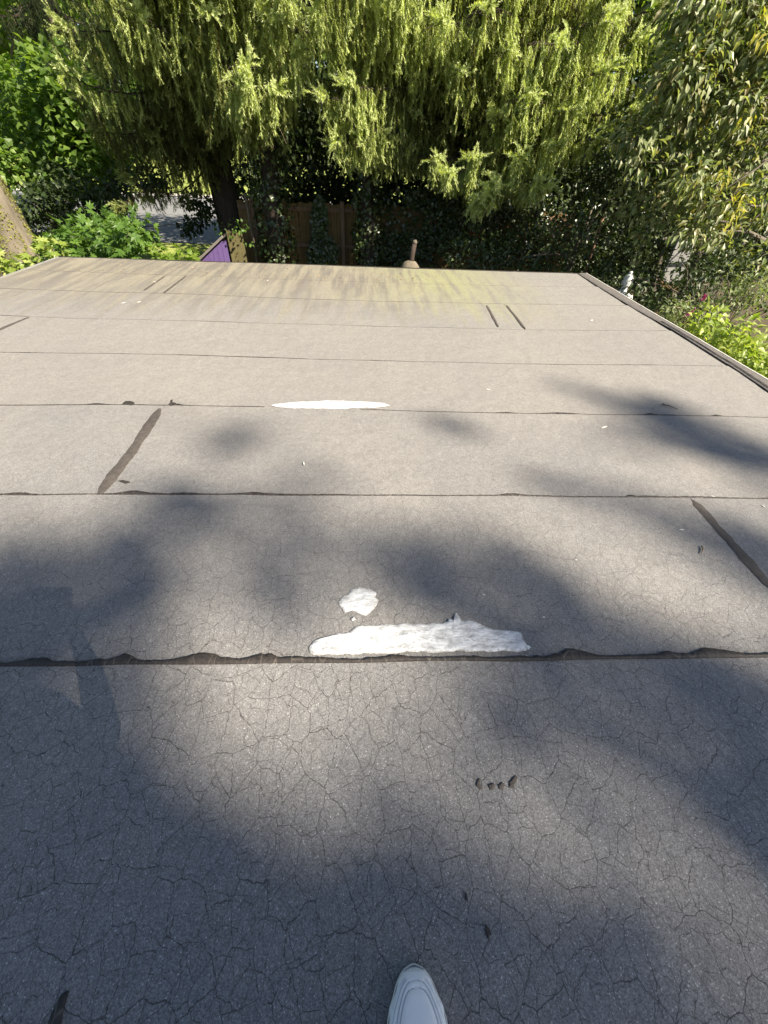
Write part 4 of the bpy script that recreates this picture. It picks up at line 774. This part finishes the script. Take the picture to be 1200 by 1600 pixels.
for s_ in (-1, 1):
    me_body.add(*tube(np.array([(bx + s_ * .165, by, bz + .24), (bx + s_ * .215, by - .02, bz + .05), (bx + s_ * .20, by - .09, bz - .14), (bx + s_ * .08, by - .17, bz - .22)]), [.055, .058, .05, .035], 12))
    me_body.add(*tube(np.array([(bx + s_ * .12, by, bz - .38), (bx + s_ * .34, by - .12, bz - .40), (bx + s_ * .05, by - .26, bz - .40)]), [.11, .10, .07], 12))
me_body.build('torso', M['stone'], root, True)
hd = Acc(); hc = np.array([bx + .01, by - .015, bz + .50]); addell(hd, hc, (.088, .100, .122)); addell(hd, hc + [0, -.03, -.065], (.062, .07, .055)); addell(hd, hc + [0, -.097, -.02], (.014, .022, .030)); addell(hd, hc + [0, -.088, -.062], (.026, .014, .009))
for s_ in (-1, 1): addell(hd, hc + [s_ * .034, -.083, .012], (.018, .012, .008)); addell(hd, hc + [s_ * .088, 0, -.03], (.014, .022, .055))
hobj = hd.build('head', M['stone'], root, True)
hr = Acc(); addell(hr, hc + [0, .018, .05], (.093, .098, .088)); addell(hr, hc + [0, .01, .142], (.042, .044, .04)); hr.build('topknot_hair', M['stone'], root, True)
SP = at(980, 439, 8.); SS_ = .88; hz = SP[2] - .50 * SS_
for ch in root.children:
    ch.matrix_parent_inverse = Matrix.Identity(4); ch.location = (SP[0] - root.location[0], SP[1] - root.location[1], hz - root.location[2]); ch.scale = (SS_,) * 3; ch.rotation_euler = (0, 0, -.45)
Acc().add(*lathe([(0, 0), (.36, 0), (.38, .04), (.36, .10), (.30, .14), (.32, hz - .44 + 2.2), (0, hz - .44 + 2.2)], 26, (SP[0], SP[1], -2.2))).build('plinth', M['stone'], root, True)

# overhead wires, left
for i, (ya, yb) in enumerate(((34, 38), (41, 40))):
    a_, b_ = at(-120, ya, 30), at(330, yb + 4, 32); tag(Acc().add(*tube(curve(a_ - (b_ - a_) * .6, b_ + (b_ - a_) * .5, -.5, 24), .022, 5)).build('overhead_wire', M['cable'], None, True), ('upper' if i == 0 else 'lower') + ' dark overhead wire crossing the sunlit crown at the upper left', 'wire', 'overhead wires')

# ------------------------------------------------------------------ trees behind the photographer that shade the near part of the roof
def shade_density(u, v):
    """how much leaf stands between the sun and a place on the roof (as observed on the roof)"""
    g = lambda cx, cy, rx, ry, an=0.: math.exp(-((((u - cx) * math.cos(an) + (v - cy) * math.sin(an)) / rx) ** 2 + ((-(u - cx) * math.sin(an) + (v - cy) * math.cos(an)) / ry) ** 2))
    d = .95 * min(1, max(0, (v - 1060) / 300)) * (1 - .42 * min(1, max(0, (u - 350) / 350)))
    if v < 1160: d = max(d, .35 * min(1, max(0, (v - 1000) / 60)))
    for c in ((10, 970, 110, 65, .3, 1.1), (150, 1010, 160, 40, .3, .9), (60, 945, 110, 45, .3, 1.2), (20, 1120, 100, 80, .5, 1.3), (0, 1010, 120, 60, 0, 1.1), (395, 985, 75, 45, 0, .7), (385, 715, 110, 17, .45, .42), (250, 845, 120, 24, .25, .6), (470, 825, 170, 22, .3, .62), (640, 915, 130, 36, .5, .85), (780, 935, 150, 50, .35, 1.), (860, 985, 120, 40, .2, .9),
              (1130, 700, 150, 26, .35, .85), (1190, 735, 60, 26, 0, .8), (1030, 815, 150, 24, .42, .75), (1190, 880, 80, 36, .3, .8), (720, 1100, 60, 70, .5, .7), (940, 1090, 170, 45, 0, .9), (1150, 1090, 130, 70, .2, 1.), (150, 1300, 260, 190, 0, 1.2), (520, 1540, 170, 90, 0, 1.0), (760, 1610, 450, 110, 0, .9), (80, 930, 90, 45, .2, 1.3), (330, 1450, 260, 200, 0, 1.)):
        d = max(d, c[5] * (.78 if v < 1000 and c[0] > 160 else 1.) * g(*c[:5]))
    for c in ((300, 1095, 150, 115, .15, 1.), (560, 1110, 140, 130, 0, .95), (650, 1040, 80, 40, 0, .6), (740, 1290, 200, 80, .3, .72), (960, 1330, 230, 80, .25, .62), (1130, 1480, 130, 150, 0, .35), (560, 960, 70, 50, 0, .3), (1000, 900, 130, 70, .3, .7), (460, 1240, 120, 90, .5, .3)):
        d *= 1 - c[5] * g(*c[:5])
    return d
def shade_tree(name, label, t0, half, seedp):
    c0 = np.array([0, .5, 0]) + SDIR * t0; base = np.array([c0[0], c0[1], -2.3]); root = thing(name, label, 'tree', tuple(base), 'tall trees behind the photographer')
    P = curve(base, c0 + [1.5, -2.5, -2.5], 0, 14, .12); Acc().add(*tube(P, np.linspace(.5, .12, 14), 12)).build('trunk', M['grey_bark'], root, True)
    pts = []
    while len(pts) < seedp:
        gx, gy = random.uniform(-6, 6), random.uniform(-3.6, 4.5); p = np.array([gx, gy, 0]); t = t0 + random.uniform(-half, half)
        w = (p - [0, 0, H]) @ FW
        if w > .25:
            u, v = project(p); d = shade_density(min(max(u, -250), 1450), min(v, 1600))
        else: d = .8
        d = -math.log(max(.03, 1 - .97 * d)) / 3.5
        if random.random() < d: pts.append(p + SDIR * t)
    pts = np.array(pts); n = len(pts); fa = Acc(); leaves(fa, pts + rnd(n) * .04, rnd(n), unit(SDIR + rnd(n) * .5), RNG.uniform(.22, .36, n), .8); fa.build('foliage', M['maple'], root)['kind'] = 'stuff'
    for i in range(16):
        q_ = pts[random.randrange(n)]; s = random.uniform(.45, .95); p0 = np.array([np.interp(s, np.linspace(0, 1, 14), P[:, k_]) for k_ in range(3)]); Acc().add(*tube(curve(p0, q_, .4, 8, .08), np.linspace(.10, .02, 8), 6)).build('limb', M['grey_bark'], root, True)
    return root
shade_tree('tall_maple', 'tall maple standing behind the photographer, nearer of the two shading the roof', 30, 3., 5200)
shade_tree('tall_maple', 'tall maple standing behind the photographer, farther of the two shading the roof', 38, 3., 5200)
# ------------------------------------------------------------------ the photographer (only one shoe reaches into the picture)
person = thing('person', 'person in dark trousers and white ribbed sneakers, one toe in view at the bottom', 'person', (.05, -.36, .01))
def skinned(name, chains, m, parent, levels=2, root=0):
    """chains: list of [(point, radius or (rx, ry)), ...]; first point of a later chain may be an index of an existing vertex"""
    V = []; E = []; Rr = []
    for ch in chains:
        prev = None
        for p in ch:
            if isinstance(p, int): prev = p; continue
            V.append(p[0]); Rr.append(p[1]); i = len(V) - 1
            if prev is not None: E.append((prev, i))
            prev = i
    me = bpy.data.meshes.new(name); me.from_pydata(V, E, []); o = new_obj(name, me, parent)
    me.materials.append(M[m]); sk = o.modifiers.new('skin', 'SKIN')
    for i, r in enumerate(Rr): me.skin_vertices[0].data[i].radius = r if isinstance(r, tuple) else (r, r)
    me.skin_vertices[0].data[root].use_root = True
    sk.use_smooth_shade = True; sk.branch_smoothing = .6
    ss = o.modifiers.new('sub', 'SUBSURF'); ss.levels = levels; ss.render_levels = levels; return o
M['skin'] = simple('skin', (.42, .25, .17), (.52, .33, .24), 30, .55, .1); M['denim'] = simple('dark_trousers', (.03, .035, .05), (.06, .065, .085), 60, .9, .3)
M['shirt'] = simple('grey_shirt', (.10, .11, .12), (.16, .17, .18), 50, .9, .3); M['hair'] = simple('dark_hair', (.02, .014, .01), (.05, .035, .025), 40, .6, .5)
M['phone'] = simple('phone_glass', (.01, .01, .012), (.02, .02, .022), 5, .2, 0)
rA, lA = (.106, -.27), (-.10, -.66)
skinned('body', [[((.05, -.50, .96), .13), ((.05, -.49, 1.08), .125), ((.05, -.47, 1.24), .135), ((.05, -.46, 1.38), (.14, .11)), ((.05, -.45, 1.47), .06), ((.05, -.43, 1.53), .055), ((.05, -.40, 1.60), (.078, .088)), ((.05, -.385, 1.68), (.075, .088)), ((.05, -.39, 1.74), .045)],
    [3, ((.22, -.46, 1.40), .062), ((.235, -.41, 1.20), .055), ((.215, -.36, 1.11), .05), ((.15, -.22, 1.19), .038), ((.105, -.145, 1.255), .026), ((.085, -.125, 1.29), (.038, .02))],
    [3, ((-.12, -.46, 1.40), .062), ((-.135, -.41, 1.20), .055), ((-.12, -.36, 1.11), .05), ((-.09, -.22, 1.19), .038), ((-.085, -.145, 1.255), .026), ((-.075, -.125, 1.29), (.038, .02))],
    [0, ((.14, -.49, .88), .10), ((.118, -.40, .50), .068), ((.108, -.31, .28), .058), ((rA[0], rA[1], .10), .042), ((rA[0], rA[1] + .05, .05), .038)],
    [0, ((-.04, -.53, .88), .10), ((-.075, -.57, .50), .068), ((-.095, -.64, .28), .058), ((lA[0], lA[1], .10), .042), ((lA[0], lA[1] + .05, .05), .038)]], 'skin', person)
skinned('shirt', [[((.05, -.50, .93), .145), ((.05, -.49, 1.08), .138), ((.05, -.47, 1.24), .147), ((.05, -.46, 1.37), (.15, .12)), ((.05, -.455, 1.43), .085)], [3, ((.22, -.46, 1.39), .075), ((.235, -.42, 1.25), .072)], [3, ((-.12, -.46, 1.39), .075), ((-.135, -.42, 1.25), .072)]], 'shirt', person)
skinned('trousers', [[((.05, -.50, .97), .14), ((.05, -.50, .90), .14)], [1, ((.14, -.48, .82), .11), ((.118, -.40, .50), .082), ((.108, -.31, .26), .074), ((rA[0], rA[1] - .01, .11), .07)], [1, ((-.04, -.53, .82), .11), ((-.075, -.57, .50), .082), ((-.095, -.64, .26), .074), ((lA[0], lA[1] - .01, .11), .07)]], 'denim', person)
hf = Acc(); hc2 = np.array([.05, -.395, 1.66])
addell(hf, hc2 + [0, -.012, .035], (.088, .098, .085)); addell(hf, hc2 + [0, -.055, -.02], (.078, .05, .09)); hf.build('hair', M['hair'], person, True)
ff = Acc(); addell(ff, hc2 + [0, .098, -.03], (.013, .02, .024)); 
for s_ in (-1, 1): addell(ff, hc2 + [s_ * .083, .0, -.02], (.012, .02, .032))
ff.build('nose_and_ears', M['skin'], person, True)
ff = Acc(); addell(ff, hc2 + [0, .085, -.068], (.024, .010, .008)); ff.build('mouth', M['red'], person, True)
for s_ in (-1, 1):
    ff = Acc(); addell(ff, hc2 + [s_ * .03, .082, -.002], (.013, .008, .008)); ff.build('eye', M['stone'], person, True)
for s_ in (-1, 1):
    w = np.array([.05 - .05 + s_ * .08 + .005, -.125, 1.295])
    for i, (ln, dx) in enumerate(((.055, -.020), (.064, -.007), (.060, .007), (.048, .020))):
        p0 = w + np.array([dx * .6, -.004 * i, .012]); skinned('finger', [[(tuple(p0), .009), (tuple(p0 + [-s_ * .006, -.012, ln * .5]), .0085), (tuple(p0 + [-s_ * .018, -.008, ln * .85]), .008), (tuple(p0 + [-s_ * .028, .0, ln]), .007)]], 'skin', person, 1)
    skinned('thumb', [[(tuple(w + [-s_ * .015, .0, -.01]), .011), (tuple(w + [-s_ * .036, .006, .012]), .0095), (tuple(w + [-s_ * .05, .008, .036]), .008)]], 'skin', person, 1)
ph = Acc().add(*box((0, 0, 0), (.16, .076, .008))).build('phone', M['phone']); bevel(ph, .003)
ph.matrix_world = Matrix(((RT[0], UP[0], -FW[0], -FW[0] * .03), (RT[1], UP[1], -FW[1], -FW[1] * .03), (RT[2], UP[2], -FW[2], H - FW[2] * .03), (0, 0, 0, 1)))
tag(ph, 'dark phone held up by the person on the roof', 'phone')

def sneaker(tip, yaw):
    """upper swept along the foot with grooves between its padded ribs; sole underneath"""
    L_ = .305; NS, NA = 230, 150
    S = np.linspace(0, 1, NS) ** 1.15; A_ = np.linspace(-1, 1, NA)
    halfw = np.interp(S, [0, .02, .06, .10, .14, .18, .24, .30, .36, .5, .7, .9, .97, 1], [.004, .021, .033, .0405, .046, .053, .059, .062, .0615, .052, .043, .041, .032, .012])
    hgt = np.interp(S, [0, .02, .06, .12, .2, .3, .4, .5, .6, .7, .8, .9, 1], [.0125, .030, .041, .050, .058, .066, .077, .092, .104, .110, .112, .108, .080])
    k = np.sin(S * 0)
    V = np.zeros((NS, NA, 3)); G = np.zeros((NS, NA))
    def ubend(s, a, s0, p, wmax):      # distance (in metres) to a U shaped seam with apex s0
        w = wmax * (np.clip(s - s0, 0, None) / .30) ** p
        lat = np.abs(a) * np.interp(s, S, halfw)
        d = np.abs(lat - w * .060); front = s < s0
        return np.where(front, np.hypot((s0 - s) * L_, lat), d * .9)
    SS, AA = np.meshgrid(S, A_, indexing='ij'); LAT = AA * np.interp(SS, S, halfw)
    lines = [ubend(SS, AA, .092, .42, .50), ubend(SS, AA, .060, .45, .60), ]
    for sg in (-1, 1):
        w1 = (.010 + .036 * (np.clip(SS - .055, 0, None) / .25) ** .62) ; d1 = np.where(SS > .055, np.abs(LAT * sg - w1), .05); lines.append(d1)
        w2 = (.012 + .042 * (np.clip(SS - .05, 0, None) / .25) ** .6) ; lines.append(np.where((SS > .05) & (SS < .7), np.abs(LAT * sg - w2 * 1.06), .05))
    D = np.min(lines, 0); groove = np.exp(-(D / .0011) ** 2); puff = np.clip(D / .006, 0, 1) ** .5 * .0028
    ang = AA * math.pi / 2; e = .72
    X = np.interp(SS, S, halfw) * np.sign(np.sin(ang)) * np.abs(np.sin(ang)) ** e; Z = .012 + (np.interp(SS, S, hgt) - .012) * np.abs(np.cos(ang)) ** .62
    X += .0022 * np.sin(SS * 46) * np.abs(AA) ** 6 * np.sign(AA)
    nrm = np.stack([np.sin(ang) * .8, 0 * ang, np.cos(ang)], -1); V[..., 0] = X; V[..., 1] = -SS * L_; V[..., 2] = Z; V += nrm * (puff - groove * .0022)[..., None]
    cy, sy = math.cos(yaw), math.sin(yaw); Rz = np.array([[cy, -sy, 0], [sy, cy, 0], [0, 0, 1]])
    W = V.reshape(-1, 3) @ Rz.T + np.array(tip); i = (np.arange(NS - 1)[:, None] * NA + np.arange(NA - 1)[None]).ravel()
    q = np.stack([i, i + 1, i + NA + 1, i + NA], -1); acc = Acc().quads(W, q); acc.a = [groove.ravel()]
    root = acc.build('sneaker', [M['shoe']], person, True, 'groove')
    zs = np.array([(h_ + .004, z_) for h_, z_ in ((0, .0), (.003, .004), (.0035, .013), (.001, .020))]); sv = []; sq = []; m = 60; Sf = np.linspace(0, 1, m); hw = np.interp(Sf, S, halfw)
    loop = [(h_, -s_ * L_) for h_, s_ in zip(hw, Sf)] + [(-h_, -s_ * L_) for h_, s_ in zip(hw[::-1], Sf[::-1])]; loop = np.array(loop); n = len(loop); c = np.array([0, -L_ / 2])
    for o_, z_ in zs:
        for p in loop: d = p - np.array([0, np.clip(p[1], -L_ * .9, -L_ * .1)]); d = d / (np.linalg.norm(d) + 1e-9); sv.append((p[0] + d[0] * (o_ - .003), p[1] + d[1] * (o_ - .003), z_))
    for r in range(3):
        for j in range(n): sq.append((r * n + j, r * n + (j + 1) % n, (r + 1) * n + (j + 1) % n, (r + 1) * n + j))
    Acc().quads(np.array(sv) @ Rz.T + np.array(tip), sq).build('sole', M['sole'], root, True)
def shoe_material():
    m, nt, b = mat('white_sneaker'); a = N(nt, 'ShaderNodeAttribute', attribute_name='groove'); geo = N(nt, 'ShaderNodeNewGeometry')
    w = noise_(nt, geo.outputs['Position'], 700, 2); c = mixc(nt, w, (.80, .83, .84), (.90, .91, .91)); L(nt, mixc(nt, math_(nt, 'MULTIPLY', a.outputs['Fac'], .6), c, (.30, .33, .35)), b.inputs['Base Color'])
    b.inputs['Roughness'].default_value = .6; bp = N(nt, 'ShaderNodeBump', Strength=.5, Distance=.003); L(nt, math_(nt, 'ADD', math_(nt, 'MULTIPLY', w, .15), noise_(nt, geo.outputs['Position'], 34, 4)), bp.inputs['Height']); L(nt, bp.outputs[0], b.inputs['Normal']); return m
M['shoe'] = shoe_material(); M['sole'] = simple('white_sole', (.6, .62, .62), (.72, .74, .74), 40, .7, .2)
tipz = atz(646, 1510, .025); sneaker((tipz[0], tipz[1], .011), R_(1)); sneaker((lA[0] - .03, lA[1] + .20, .011), R_(14))
